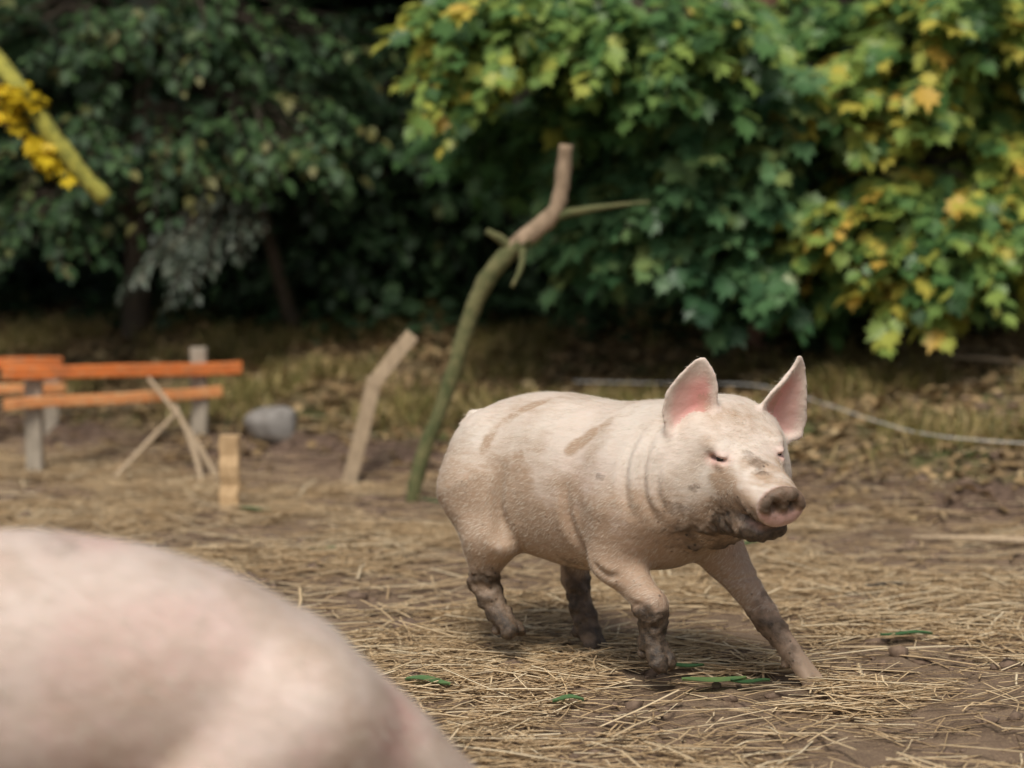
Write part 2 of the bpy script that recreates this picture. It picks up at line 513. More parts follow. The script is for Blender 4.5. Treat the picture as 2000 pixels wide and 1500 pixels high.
def build_pig(cfg):
    f = Field(cfg['lo'], cfg['hi'], cfg['vox'])
    I3 = np.eye(3)
    f.loft((0, 0, 0), I3, cfg['torso'], .02, 2.15)
    for p, r in cfg['hams']: f.ell(p, r[:3], axes(0, r[3] if len(r) > 3 else 0), .055)
    for p, r in cfg['shoulders']: f.ell(p, r[:3], axes(0, r[3] if len(r) > 3 else 0), .045)
    for pts, rad in cfg['legs']: leg(f, pts, rad, .04)
    for c in cfg.get('cones', []): f.cone(*c)
    f.cone(*cfg['neck'])
    o, M = head_axes(cfg['head'])
    h = lambda u, y, z: o + M @ np.array([u, y, z])
    f.cone(cfg['neck'][1], h(-.02, 0, -.03), cfg['neck'][3], .135, .06)
    f.loft(o, M, [(-.11, .06, -.13, .10), (-.05, .085, -.15, .122), (.0, .098, -.155, .124), (.05, .088, -.145, .112),
                  (.10, .066, -.125, .094), (.15, .046, -.10, .076), (.20, .033, -.083, .064), (.25, .025, -.076, .056),
                  (.285, .022, -.070, .051), (.30, .020, -.066, .048)], .05, 2.3)
    for s in (-1, 1):
        f.ell(h(.0, s * .085, -.075), (.095, .055, .085), M, .035)       # cheek / jowl
        f.ell(h(.080, s * .070, .050), (.042, .022, .016), M, .03)      # brow ridge
        f.ell(h(.120, s * .0735, .026), (.024, .014, .013), M, .016, cut=True)  # eye socket
        f.ell(h(.118, s * .0690, .0378), (.025, .0130, .0080), M, .010)     # upper lid
        f.ell(h(.121, s * .0705, .0160), (.025, .0130, .0080), M, .010)     # lower lid
        f.ell(h(.23, s * .05, -.02), (.05, .012, .02), M, .02)          # lip fold
    # lower jaw, mouth slit
    f.loft(o, M, [(.02, -.10, -.175, .088), (.10, -.09, -.166, .070), (.17, -.080, -.146, .056), (.23, -.076, -.126, .046), (.262, -.078, -.112, .034)], .02, 2.2)
    f.ell(h(.265, 0, -.0775), (.075, .075, .0045), axes(cfg['head']['yaw'], cfg['head']['pitch'] - .06), .010, cut=True)
    # snout disc with rim and nostrils
    DM = M @ axes(0, -.22)
    f.ell(h(.304, 0, -.024), (.017, .057, .049), DM, .012)
    f.ell(h(.326, 0, -.022), (.010, .040, .032), DM, .012, cut=True)
    for s in (-1, 1): f.ell(h(.318, s * .021, -.018), (.024, .0125, .016), DM, .006, cut=True)
    for w in range(3):
        f.ell(h(.215 + w * .022, 0, .030 - w * .004), (.0045, .045, .008), M, .012, cut=True)   # snout wrinkles
    ears = []
    for e in cfg['ears']:
        G, rad, es, et = ear_grid(h(*e['base']), M @ np.array(e['up']), M @ np.array(e['side']), M @ np.array(e['nrm']), e['L'], e['prof'], e['bend'], e['cup'])
        f.sheet(G, rad, .016); ears.append((G, M @ np.array(e['nrm']), es, et))
    t = cfg['tail']
    for i in range(len(t) - 1): f.cone(t[i], t[i + 1], .011 - .005 * i / len(t), .011 - .005 * (i + 1) / len(t), .010)
    V, F = f.mesh()
    N = normals(V, F)
    # skin folds and faint unevenness
    for path, dep, w in cfg.get('creases', []):
        P_ = np.array([tuple(q) for q in catmull([Vector(q) for q in path], 10)])
        c_ = P_.mean(0); rr_ = np.linalg.norm(P_ - c_, axis=1).max() + .1
        sel = np.where((np.linalg.norm(V - c_, axis=1) < rr_) & (np.sign(V[:, 1]) == np.sign(c_[1])))[0]
        d_ = np.sqrt(((V[sel][:, None, [0, 2]] - P_[None][:, :, [0, 2]]) ** 2).sum(2)); j_ = d_.argmin(1); d_ = d_.min(1)
        fade = np.sin(np.pi * np.clip(j_ / (len(P_) - 1), .03, .97)) ** .6
        V[sel] += N[sel] * (fade * dep * (-np.exp(-(d_ / w) ** 2) + .45 * np.exp(-((d_ - 2.2 * w) / (1.3 * w)) ** 2)))[:, None]
    V = V + N * ((fbm(V, 16, 3, 3) - .5) * .006)[:, None]
    N = normals(V, F)
    return V, F, N, o, M, h, ears

def finish_pig(name, V, F, N, stain, mat, label, group, loc, rz, scale=1.0, hair=None, eyes=()):
    root = empty(name, loc, rz); root.scale = (scale,) * 3
    tag(root, label, 'pig', group)
    m = np_mesh('pig_body', V, F); attr(m, 'stain', stain)
    link('body', m, mat, root)
    for c in eyes:
        bpy_m = uv_sphere('eye', .0115)
        e = link('eye', bpy_m, EYE, root); e.location = c
    if hair is not None:
        link('bristles', hair, HAIR, root)['kind'] = 'stuff'
    return root

def uv_sphere(name, r, seg=16, rings=10):
    V = []; F = []
    for i in range(rings + 1):
        th = math.pi * i / rings
        for j in range(seg):
            ph = 2 * math.pi * j / seg
            V.append((r * math.sin(th) * math.cos(ph), r * math.sin(th) * math.sin(ph), r * math.cos(th)))
    for i in range(rings):
        for j in range(seg):
            F.append((i * seg + j, (i + 1) * seg + j, (i + 1) * seg + (j + 1) % seg, i * seg + (j + 1) % seg))
    return np_mesh(name, V, np.array(F))

# ---- the running pig
HEAD = dict(o=(.445, -.01, .555), yaw=R(-29), pitch=R(-12.5), roll=R(3))
LEGS = [
    # near (right) foreleg folded under the shoulder
    ([(.24, -.12, .40), (.215, -.135, .29), (.325, -.125, .195), (.315, -.122, .115), (.345, -.12, .048)], [.082, .050, .032, .0255, .03]),
    # far (left) foreleg reaching forward
    ([(.27, .11, .40), (.335, .12, .28), (.432, .145, .155), (.495, .162, .075), (.555, .176, -.014)], [.080, .048, .030, .0245, .03]),
    # near hind leg leaving the ground
    ([(-.225, -.11, .40), (-.18, -.135, .30), (-.205, -.13, .185), (-.155, -.128, .11), (-.112, -.126, .058)], [.112, .066, .031, .0245, .03]),
    # far hind leg planted under the belly
    ([(-.22, .11, .40), (-.12, .12, .29), (-.125, .112, .17), (-.085, .105, .075), (-.05, .10, -.012)], [.112, .060, .031, .0245, .03]),
]
PROF_R = [(0, .032, -.004), (.15, .050, -.010), (.4, .060, -.012), (.65, .055, -.008), (.82, .038, 0), (.93, .022, .004), (1, .011, .008)]
PROF_L = [(0, .048, .008), (.12, .072, .022), (.3, .072, .020), (.5, .054, .014), (.7, .034, .014), (.85, .020, .010), (.94, .011, .004), (1, .004, -.004)]
nz = lambda v: tuple(np.array(v, float) / np.linalg.norm(v))
RUN = dict(lo=(-.47, -.27, -.03), hi=(.85, .32, .83), vox=.0052,
    torso=[(-.355, .47, .42, .03), (-.342, .52, .385, .08), (-.315, .565, .34, .12), (-.26, .610, .298, .150), (-.18, .636, .255, .168), (-.05, .645, .230, .178), (.08, .637, .226, .180),
           (.20, .632, .250, .172), (.29, .628, .265, .158), (.36, .618, .315, .130), (.42, .60, .35, .10), (.45, .58, .38, .07)],
    hams=[((-.222, -.10, .42), (.110, .080, .16, .2)), ((-.222, .10, .42), (.110, .080, .16, .2))],
    shoulders=[((.235, -.115, .43), (.10, .070, .150, -.25)), ((.25, .11, .43), (.10, .070, .150, -.2))],
    legs=LEGS, cones=[((-.18, -.13, .33), (-.12, -.15, .285), .04, .018, .05)],
    neck=((.26, 0, .465), (.37, -.005, .50), .165, .15, .08),
    head=HEAD,
    creases=[([(.105, -.18, .45), (.11, -.19, .37), (.135, -.19, .31), (.165, -.18, .265)], .009, .012),
             ([(-.10, -.19, .47), (-.115, -.2, .39), (-.105, -.19, .32), (-.085, -.19, .29)], .010, .013),
             ([(.345, -.15, .60), (.335, -.18, .53), (.34, -.18, .46), (.36, -.17, .40)], .008, .011),
             ([(.305, -.16, .595), (.29, -.18, .53), (.295, -.19, .46), (.31, -.18, .41)], .006, .010),
             ([(.385, -.15, .56), (.372, -.17, .51), (.375, -.17, .46), (.39, -.16, .42)], .006, .009),
             ([(.20, -.17, .285), (.235, -.17, .262), (.265, -.17, .262)], .006, .008), ([(.285, -.15, .21), (.305, -.15, .20), (.335, -.15, .212)], .004, .006),
             ([(.27, -.15, .175), (.30, -.15, .165), (.335, -.15, .17)], .004, .006), ([(-.235, -.15, .20), (-.205, -.15, .205), (-.175, -.15, .215)], .004, .006),
             ([(.36, .10, .235), (.395, .10, .23), (.425, .10, .245)], .004, .006)],
    ears=[dict(base=(.0, -.086, .034), up=nz((-.05, .02, 1)), side=nz((.28, .95, .12)), nrm=nz((.93, -.30, .12)), L=.185, prof=PROF_R, bend=.012, cup=.030),
          dict(base=(-.005, .084, .026), up=nz((-.02, .46, 1)), side=nz((-.22, .90, -.40)), nrm=nz((.93, .20, .05)), L=.195, prof=PROF_L, bend=.010, cup=.030)],
    tail=[(-.30, -.03, .58), (-.325, -.045, .575), (-.335, -.065, .55), (-.325, -.085, .53), (-.315, -.08, .54)])

PIG_C = (.17, 5.74, 0.0); PIG_A = R(-43)
def make_runner():
    V, F, N, o, M, h, ears = build_pig(RUN)
    hv = (V - o) @ M                      # head coordinates
    nm = fbm(V, 11, 5, 3); nm2 = fbm(V, 30, 9, 3); nm3 = fbm(V * np.array([1, 1, .45]), 22, 31, 3)
    mud = np.zeros(len(V)); tan = np.zeros(len(V)); pink = np.zeros(len(V))
    tan += .22 + (nm - .5) * 1.1
    tan += 1.1 * sstep(.58, .30, V[:, 2]) * (.35 + 1.2 * nm3)               # tan deepens towards the lower flank and belly
    # muddy scrapes on back and flank
    for a, b, r, w in [((-.06, -.07, .64), (-.115, -.115, .61), .017, 1.25), ((-.115, -.115, .61), (-.155, -.15, .57), .017, 1.3), ((-.155, -.15, .57), (-.165, -.168, .51), .015, 1.1), ((.18, -.12, .60), (.10, -.168, .54), .017, 1.35), ((-.06, -.17, .50), (-.02, -.178, .43), .04, .8),
                       ((-.12, -.17, .42), (.0, -.17, .34), .04, .45), ((-.30, -.12, .60), (-.40, -.03, .56), .03, .7), ((-.41, -.1, .47), (-.36, -.14, .38), .03, .5)]:
        tan = np.maximum(tan, seg_mask(V, a, b, r * 1.1, .8) * w * (.15 + 1.45 * nm2))
    mud = np.maximum(mud, .62 * blob(V, (.225, -.175, .49), (.020, .03, .010), soft=.8))
    mud = np.maximum(mud, .55 * blob(V, (-.375, -.125, .40), (.03, .03, .03), soft=.7))
    # legs
    L = LEGS; rag = (nm2 - .5) * 1.3 + (nm - .5) * .6
    def cake(m, w): return np.where(m > .02, np.clip(m * w + rag * np.minimum(1, m * 2.5), 0, 1.3), 0)
    mud = np.maximum(mud, cake(seg_mask(V, (.322, -.124, .135), L[0][0][-1], .068, .7), 1.35))
    mud = np.maximum(mud, cake(seg_mask(V, L[1][0][2], (.50, .162, .06), .045, .6), .50))
    tan = np.maximum(tan, seg_mask(V, L[1][0][2], L[1][0][4], .07, .3) * 1.0)
    mud = np.maximum(mud, cake(seg_mask(V, (-.20, -.13, .145), L[2][0][-1], .078, .8), .85))
    mud = np.maximum(mud, cake(seg_mask(V, (-.11, .11, .13), L[3][0][-1], .078, .8), .75))
    tan = np.maximum(tan, .8 * seg_mask(V, (-.2, -.13, .28), L[2][0][-1], .09))
    tan = np.maximum(tan, .8 * seg_mask(V, (-.12, .11, .28), L[3][0][-1], .09))
    tan = np.maximum(tan, .6 * seg_mask(V, L[0][0][1], L[0][0][3], .08))
    pink = np.maximum(pink, .30 * seg_mask(V, L[1][0][0], L[1][0][2], .09)); pink = np.maximum(pink, .22 * seg_mask(V, L[0][0][0], L[0][0][2], .09))
    pink = np.maximum(pink, .16 * blob(V, (.18, -.16, .40), (.15, .06, .12)))
    # mud caked along jaw, throat and chin
    mud = np.maximum(mud, cake(seg_mask(hv, (-.05, -.10, -.165), (.18, -.06, -.135), .070, .95), .85))
    mud = np.maximum(mud, cake(seg_mask(hv, (.0, .0, -.18), (.14, 0, -.17), .07, .7), .75))
    mud = np.maximum(mud, cake(blob(hv, (.235, -.0, -.120), (.085, .075, .034), soft=.4), 1.2))
    mud = np.maximum(mud, cake(seg_mask(V, (-.02, -.05, .245), (.16, -.08, .25), .05, .7), .45))
    tan = np.maximum(tan, .9 * seg_mask(hv, (-.06, -.10, -.12), (.16, -.06, -.10), .06, .8))
    # soiled muzzle, bridge and brows
    tan = np.maximum(tan, 1.1 * seg_mask(hv, (.15, -.065, -.02), (.27, -.055, -.05), .042, .8) * (.6 + .8 * nm2))
    tan = np.maximum(tan, .8 * seg_mask(hv, (.175, -.03, .03), (.21, .02, .025), .022, .8) * (.6 + .8 * nm2))
    tan = np.maximum(tan, .95 * seg_mask(hv, (.17, .05, .0), (.27, .05, -.03), .04, .8) * (.5 + .9 * nm2)); tan = np.maximum(tan, .9 * seg_mask(hv, (.24, -.02, .03), (.29, .03, .02), .035, .8) * (.4 + nm2))
    mud = np.maximum(mud, cake(seg_mask(hv, (.17, -.03, .038), (.205, .0, .03), .026, .8), .40)); mud = np.maximum(mud, cake(seg_mask(hv, (.225, -.06, -.04), (.28, -.05, -.06), .022, .8), .6))
    mud = np.maximum(mud, .50 * blob(hv, (.095, -.115, -.045), (.012, .03, .012), soft=.7))
    tan = np.maximum(tan, .7 * blob(hv, (.05, .0, .095), (.05, .09, .03), soft=.9) * (.5 + nm2))
    tan = np.maximum(tan, .75 * blob(hv, (.085, -.07, .05), (.03, .04, .025), soft=.8)); tan = np.maximum(tan, .75 * blob(hv, (.085, .07, .05), (.03, .04, .025), soft=.8))
    for s in (-1, 1): pink = np.maximum(pink, .55 * blob(hv, (.120, s * .073, .026), (.03, .03, .018), soft=.6))
    disc = blob(hv, (.315, 0, -.022), (.03, .062, .055), soft=.3)
    pink = np.maximum(pink, .62 * disc); tan = np.where(disc > .4, tan * .45, tan)
    mud = np.maximum(mud, disc * sstep(-.055, -.015, hv[:, 2] + (nm2 - .5) * .03) * (.45 + .6 * nm2)); tan = np.maximum(tan, disc * sstep(-.05, -.02, hv[:, 2]) * .95)
    tongue = blob(hv, (.25, 0, -.084), (.045, .05, .012), soft=.3); pink = np.maximum(pink, .7 * tongue)
    for (G, nr, es, et), sgn in zip(ears, (1, -1)):
        sel = np.where(((V > G.min(0) - .02) & (V < G.max(0) + .02)).all(1))[0]
        dm = ((V[sel][:, None] - G[None, ::2]) ** 2).sum(2); j = dm.argmin(1) * 2; d = np.sqrt(dm.min(1))
        inner = (d < .014) & ((N[sel] @ nr) > .05); S_, T_ = es[j], et[j]
        wgt = (1 - sstep(.55, 1.0, np.abs(T_))) * (1 - sstep(.62, .95, S_)) * (.55 + .45 * sstep(-.7, .5, T_ * sgn)) + .12
        e_in = sel[inner]; pink[e_in] = np.maximum(pink[e_in], np.clip(wgt * (.75 + .4 * nm[sel]), 0, 1)[inner]); tan[e_in] = np.where(np.abs(T_[inner]) > .75, tan[e_in] * .6, tan[e_in] * .3)
        red = sel[inner & (np.abs(T_ - .55 * sgn) < .3) & (S_ < .55)]; tan[red] = np.maximum(tan[red], .35 + .3 * nm2[red])  # shade in the ear cup painted as a darker band beside the head
    lump = sstep(.45, .8, mud) * (fbm(V, 60, 201, 3) - .25)
    V = V + N * (lump * .020)[:, None]
    stain = np.stack([np.clip(mud, 0, 1.2), np.clip(tan, 0, 1.2), np.clip(pink, 0, 1)], 1)
    keepv = (hv[:, 0] < .2) * (V[:, 2] > .16) * (mud < .45) * (pink < .4) * (.5 + .5 * (nm > .45))
    def back(P): return np.stack([-np.ones(len(P)), np.sign(P[:, 1]) * .15, -.75 * np.ones(len(P))], 1)
    hair = hair_mesh(V, F, N, 75000, keepv, .013, .00022, back, 11)
    eyes = [tuple(h(.120, s * .0665, .0265)) for s in (-1, 1)]
    return finish_pig('pig', V, F, N, stain, SKIN, 'muddy pale pink pig running with pricked ears and one foreleg folded', None, PIG_C, PIG_A, 1.0, hair, eyes)
make_runner()

# ---- the second pig, close by, its rump towards the right
WALK = dict(lo=(-.60, -.28, -.03), hi=(.95, .28, .83), vox=.0095,
    torso=[(-.55, .25, .20, .03), (-.525, .295, .19, .07), (-.47, .355, .20, .105), (-.41, .41, .22, .125), (-.33, .485, .245, .148), (-.22, .558, .25, .168), (-.08, .612, .25, .180), (.08, .642, .248, .182),
           (.20, .64, .255, .176), (.30, .63, .275, .158), (.38, .61, .31, .13), (.45, .585, .35, .10), (.48, .57, .38, .07)],
    hams=[((-.27, -.10, .33), (.12, .08, .13, .4)), ((-.27, .10, .33), (.12, .08, .13, .4))],
    shoulders=[((.26, -.11, .43), (.10, .07, .15, -.2)), ((.26, .11, .43), (.10, .07, .15, -.2))],
    legs=[([(.27, -.11, .40), (.27, -.13, .28), (.29, -.125, .16), (.29, -.125, .07), (.30, -.125, -.01)], [.085, .06, .04, .032, .03]),
          ([(.25, .11, .40), (.22, .13, .28), (.20, .125, .16), (.19, .125, .07), (.20, .125, -.01)], [.085, .06, .04, .032, .03]),
          ([(-.28, -.11, .38), (-.22, -.13, .29), (-.31, -.125, .18), (-.29, -.125, .075), (-.28, -.125, -.01)], [.11, .075, .038, .03, .03]),
          ([(-.27, .11, .38), (-.15, .13, .29), (-.20, .125, .18), (-.18, .125, .075), (-.17, .125, -.01)], [.11, .075, .038, .03, .03])],
    neck=((.28, 0, .45), (.40, 0, .46), .165, .15, .08),
    head=dict(o=(.50, 0, .46), yaw=R(6), pitch=R(-35)),
    ears=[dict(base=(-.005, -.092, .052), up=nz((.25, -.45, .8)), side=nz((.6, .7, .12)), nrm=nz((.8, -.30, -.3)), L=.18, prof=PROF_R, bend=.012, cup=.028),
          dict(base=(-.005, .092, .050), up=nz((.25, .45, .8)), side=nz((-.6, .7, -.12)), nrm=nz((.8, .30, -.3)), L=.18, prof=PROF_L, bend=.010, cup=.028)],
    tail=[(-.50, -.05, .30), (-.51, -.07, .285), (-.51, -.09, .26), (-.50, -.10, .24), (-.50, -.09, .22)])
def make_near_pig():
    V, F, N, o, M, h, ears = build_pig(WALK)
    nm = fbm(V, 9, 15, 3); nm2 = fbm(V, 22, 19, 3)
    tan = .20 + (nm - .5) * 1.7 + (nm2 - .5) * .5 + .3 * sstep(.45, .25, V[:, 2])
    tan = np.maximum(tan, .5 * blob(V, (-.05, .17, .45), (.12, .06, .1), soft=.8) * (.5 + nm2))
    pink = .10 + .2 * sstep(.45, .7, fbm(V, 6, 25, 2)) +   .50 * blob(V, (-.41, .11, .37), (.055, .08, .05), soft=.8) + .15 * blob(V, (-.05, .17, .36), (.15, .05, .08), soft=.8)
    mud = np.maximum(.5 * blob(V, (.03, .06, .64), (.05, .05, .03), soft=.8) * (.4 + nm2), .9 * sstep(.14, .08, V[:, 2]))  # spot on the back paints a ridge shadow; lower legs are muddy
    stain = np.stack([mud, np.clip(tan, 0, 1), np.clip(pink, 0, 1)], 1)
    def back(P): return np.stack([-np.ones(len(P)), np.sign(P[:, 1]) * .15, -.75 * np.ones(len(P))], 1)
    hair = hair_mesh(V, F, N, 50000, (V[:, 2] > .2) * 1.0, .024, .00028, back, 21)
    eyes = [tuple(h(.120, s * .0665, .0265)) for s in (-1, 1)]
    return finish_pig('pig', V, F, N, stain, SKIN2, 'large pale pig standing close by, only its mottled back and rounded rump showing', None, (-.625, 3.52, gz(-.6, 3.55)), R(180 + 16), 1.075, hair, eyes)
make_near_pig()

# ------------------------------------------------------------------ straw, clods, litter, grass (stuff nobody could count)
def ribbons(name, P, yaw, tilt, L, W, bend, mat, tint, th=.5):
    """batch of bent three-sided stalks lying on the ground"""
    n = len(P)
    d = np.stack([np.cos(yaw) * np.cos(tilt), np.sin(yaw) * np.cos(tilt), np.sin(tilt)], 1)
    s_ = np.stack([-np.sin(yaw), np.cos(yaw), np.zeros(n)], 1); up = np.cross(d, s_)
    V = []
    for t in (-.5, -.05, .5):
        c = P + d * (L * t)[:, None] + s_ * (bend * L * (t * t * 4 - .4))[:, None] - up * (abs(t) * L * .02)[:, None]
        for a in range(3):
            an = 2 * math.pi * a / 3 + .5
            V.append(c + s_ * (W * math.cos(an))[:, None] + up * (W * th * math.sin(an))[:, None])
    V = np.stack(V, 1); b = np.arange(n)[:, None] * 9; F = []
    for i in range(2):
        for a in range(3):
            a2 = (a + 1) % 3
            F.append(b + [i * 3 + a, i * 3 + a2, i * 3 + 3 + a2, i * 3 + 3 + a])
    m = np_mesh(name, V.reshape(-1, 3), np.concatenate(F, 0))
    attr(m, 'tint', np.repeat(tint, 9))
    return m

def scatter(n, x0, x1, y0, y1, dens=None, seed=0):
    g = np.random.default_rng(seed)
    y = g.uniform(y0, y1, n); x = g.uniform(x0, x1, n)
    P = np.stack([x, y, np.zeros(n)], 1)
    k = (np.abs(x) < .24 * y + 1.15)
    if dens is not None: k &= g.random(n) < dens(P)
    P = P[k]; P[:, 2] = ground_z(P[:, 0], P[:, 1])
    return P, g

def mat_tint(name, stops, rough=.7, trans=0):
    t = NT(name); a = t.attr('tint').outputs['Fac']
    n = t.noise(60, 3, .6)
    t.lk(t.ramp(t.math('ADD', a, t.math('MULTIPLY', t.math('SUBTRACT', n, .5), .35), clamp=True), stops), t.p.inputs['Base Color'])
    t.p.inputs['Roughness'].default_value = rough
    return t.m

STRAW = mat_tint('straw', [(0, (.17, .11, .06)), (.3, (.40, .27, .145)), (.65, (.68, .49, .275)), (1, (.84, .69, .46))], .55)
def straw_dens(P):
    t = P[:, 1] - bank_edge(P[:, 0])
    return (1 - .93 * sstep(-.25, .45, t)) * (.10 + .90 * sstep(.49, .62, fbm(P, 2.4, 91, 3)))
P, g = scatter(150000, -3.5, 3.9, 3.1, 10.2, straw_dens, 101)
n = len(P); P[:, 2] += g.uniform(.001, .022, n)
tag(link('straw', ribbons('straw', P, g.normal(0, .75, n) + .1, g.normal(0, .10, n), g.gamma(4, .022, n) + .03, g.uniform(.0011, .0034, n), g.normal(0, .05, n), STRAW, np.clip(g.normal(.55, .24, n), 0, 1)), STRAW),
    'trampled yellow straw scattered over the muddy ground', 'straw', kind='stuff')

P, g = scatter(5200, -3.5, 3.9, 3.1, 9.8, lambda P: .3 + .7 * straw_dens(P), 111)
n = len(P); P[:, 2] += g.uniform(.008, .03, n)
tag(link('straw_stalks', ribbons('straw_stalks', P, g.normal(0, .6, n) + .05, g.normal(0, .07, n), g.gamma(5, .035, n) + .06, g.uniform(.003, .0065, n), g.normal(0, .04, n), STRAW, np.clip(g.normal(.82, .15, n), 0, 1), .3), STRAW),
    'broad pale straw stalks strewn over the finer straw', 'straw', kind='stuff')

def clod_mesh(P, r, g):
    t = (1 + 5 ** .5) / 2
    ico = np.array([(-1, t, 0), (1, t, 0), (-1, -t, 0), (1, -t, 0), (0, -1, t), (0, 1, t), (0, -1, -t), (0, 1, -t), (t, 0, -1), (t, 0, 1), (-t, 0, -1), (-t, 0, 1)]) / 1.9
    tri = np.array([(0, 11, 5), (0, 5, 1), (0, 1, 7), (0, 7, 10), (0, 10, 11), (1, 5, 9), (5, 11, 4), (11, 10, 2), (10, 7, 6), (7, 1, 8), (3, 9, 4), (3, 4, 2), (3, 2, 6), (3, 6, 8), (3, 8, 9), (4, 9, 5), (2, 4, 11), (6, 2, 10), (8, 6, 7), (9, 8, 1)])
    n = len(P)
    V = ico[None] * (1 + g.normal(0, .2, (n, 12, 1))) * r[:, None, None] * np.stack([g.uniform(.7, 1.5, n), g.uniform(.7, 1.3, n), g.uniform(.4, .8, n)], 1)[:, None]
    V = V + P[:, None]
    return np_mesh('clods', V.reshape(-1, 3), (np.arange(n)[:, None, None] * 12 + tri[None]).reshape(-1, 3))
P, g = scatter(7200, -3.5, 3.9, 3.1, 9.2, lambda P: .25 + .75 * (fbm(P, 2.5, 131, 2) > .5), 103)
P[:, 2] += .002
tag(link('mud_clods', clod_mesh(P, g.gamma(2.0, .0045, len(P)) + .003, g), mat_plain('mud_clod', (.085, .052, .033), (.20, .135, .09), 50, .85, .6, .006)),
    'small dark clods of churned mud among the straw', 'mud', kind='stuff')

# leaf shapes: axis along +Y, unit length, face up
OVAL = (np.array([(0, 0, 0), (-.27, .3, .07), (0, .33, 0), (.27, .3, .07), (-.25, .62, .05), (0, .66, -.03), (.25, .62, .05), (0, 1, -.12)]),
        np.array([(0, 2, 1, 1), (0, 3, 2, 2), (1, 2, 5, 4), (2, 3, 6, 5), (4, 5, 7, 7), (5, 6, 7, 7)]))
_lob = [(0, 0, 0), (.30, -.05, .0), (.27, .16, .04), (.60, .30, .0), (.36, .48, .05), (.44, .74, 0), (.17, .68, .03), (0, 1.05, -.10)]
_lobv = [_lob[0]] + _lob[1:7] + [_lob[7]] + [(-x, y, z) for x, y, z in _lob[6:0:-1]] + [(0, .42, -.05)]
LOBED = (np.array(_lobv), np.array([(i, (i + 1) % 14, 14) for i in range(14)]))

def leaves_mesh(name, P, D, U, size, tint, shape, wide=1.0):
    """P base points, D leaf axes, U approximate face normals"""
    T, Fc = shape
    D = D / (np.linalg.norm(D, axis=1)[:, None] + 1e-9)
    X = np.cross(D, U); X /= np.linalg.norm(X, axis=1)[:, None] + 1e-9
    Z = np.cross(X, D)
    V = P[:, None] + size[:, None, None] * (T[None, :, 0:1] * wide * X[:, None] + T[None, :, 1:2] * D[:, None] + T[None, :, 2:3] * Z[:, None])
    n, k = len(P), len(T)
    if Fc.shape[1] == 4 and (Fc[:, 2] == Fc[:, 3]).any():
        tri = []
        for f in Fc:
            if f[2] == f[3]: tri.append(f[:3])
            else: tri += [f[:3], f[[0, 2, 3]]]
        Fc = np.array(tri)
    m = np_mesh(name, V.reshape(-1, 3), (np.arange(n)[:, None, None] * k + Fc[None]).reshape(-1, Fc.shape[1]))
    attr(m, 'tint', np.repeat(tint, k))
    return m

LITTER = mat_leaf('dead_leaf', [(0, (.07, .045, .02)), (.4, (.20, .13, .06)), (.75, (.34, .23, .11)), (1, (.46, .34, .18))], .08, .7)
P, g = scatter(84000, -4.4, 4.8, 6.8, 12.0, lambda P: sstep(-.1, .7, P[:, 1] - bank_edge(P[:, 0])) * (.45 + .55 * (fbm(P, 2, 141, 2) > .45)), 105)
n = len(P); P[:, 2] += g.uniform(.0, .02, n); a = g.uniform(0, 6.28, n)
D = np.stack([np.cos(a), np.sin(a), g.normal(.1, .25, n)], 1); U = np.array([0, 0, 1.]) + g.normal(0, .45, (n, 3))
tag(link('leaf_litter', leaves_mesh('leaf_litter', P, D, U, g.uniform(.025, .065, n), np.clip(g.normal(.5, .25, n), 0, 1), OVAL), LITTER),
    'brown fallen leaves covering the bank behind the pigs', 'leaf litter', kind='stuff')

GRASS = mat_leaf('grass_blade', [(0, (.06, .075, .018)), (.3, (.15, .155, .042)), (.5, (.30, .24, .085)), (1, (.56, .42, .21))], .25, .5)
def blades(P, g, hmin, hmax, wid, flop):
    n = len(P); a = g.uniform(0, 6.28, n)
    d = np.stack([np.cos(a), np.sin(a), np.zeros(n)], 1); s_ = np.stack([-np.sin(a), np.cos(a), np.zeros(n)], 1)
    H = g.uniform(hmin, hmax, n)[:, None]; fl = (flop * g.uniform(.3, 1.4, n))[:, None]; W = wid * g.uniform(.6, 1.4, n)[:, None]
    z = np.array([0, 0, 1.])
    V = np.stack([P - s_ * W, P + s_ * W, P + z * H * .6 + d * H * fl * .35 + s_ * W * .8, P + z * H * .6 + d * H * fl * .35 - s_ * W * .8, P + z * H * (1 - .35 * fl) + d * H * fl], 1)
    b = np.arange(n)[:, None] * 5
    m = np_mesh('grass', V.reshape(-1, 3), np.concatenate([b + [0, 1, 2], b + [0, 2, 3], b + [3, 2, 4]], 0))
    attr(m, 'tint', np.repeat(np.clip(g.normal(.5, .25, n), 0, 1), 5)); return m
P, g = scatter(200000, -4.4, 4.8, 7.0, 11.5, lambda P: sstep(.2, .8, P[:, 1] - bank_edge(P[:, 0])) * sstep(.46, .62, fbm(P, 2.6, 151, 3)), 107)
tag(link('bank_grass', blades(P, g, .03, .14, .0024, 1.3), GRASS), 'short olive grass and moss growing in patches on the bank', 'grass', kind='stuff')

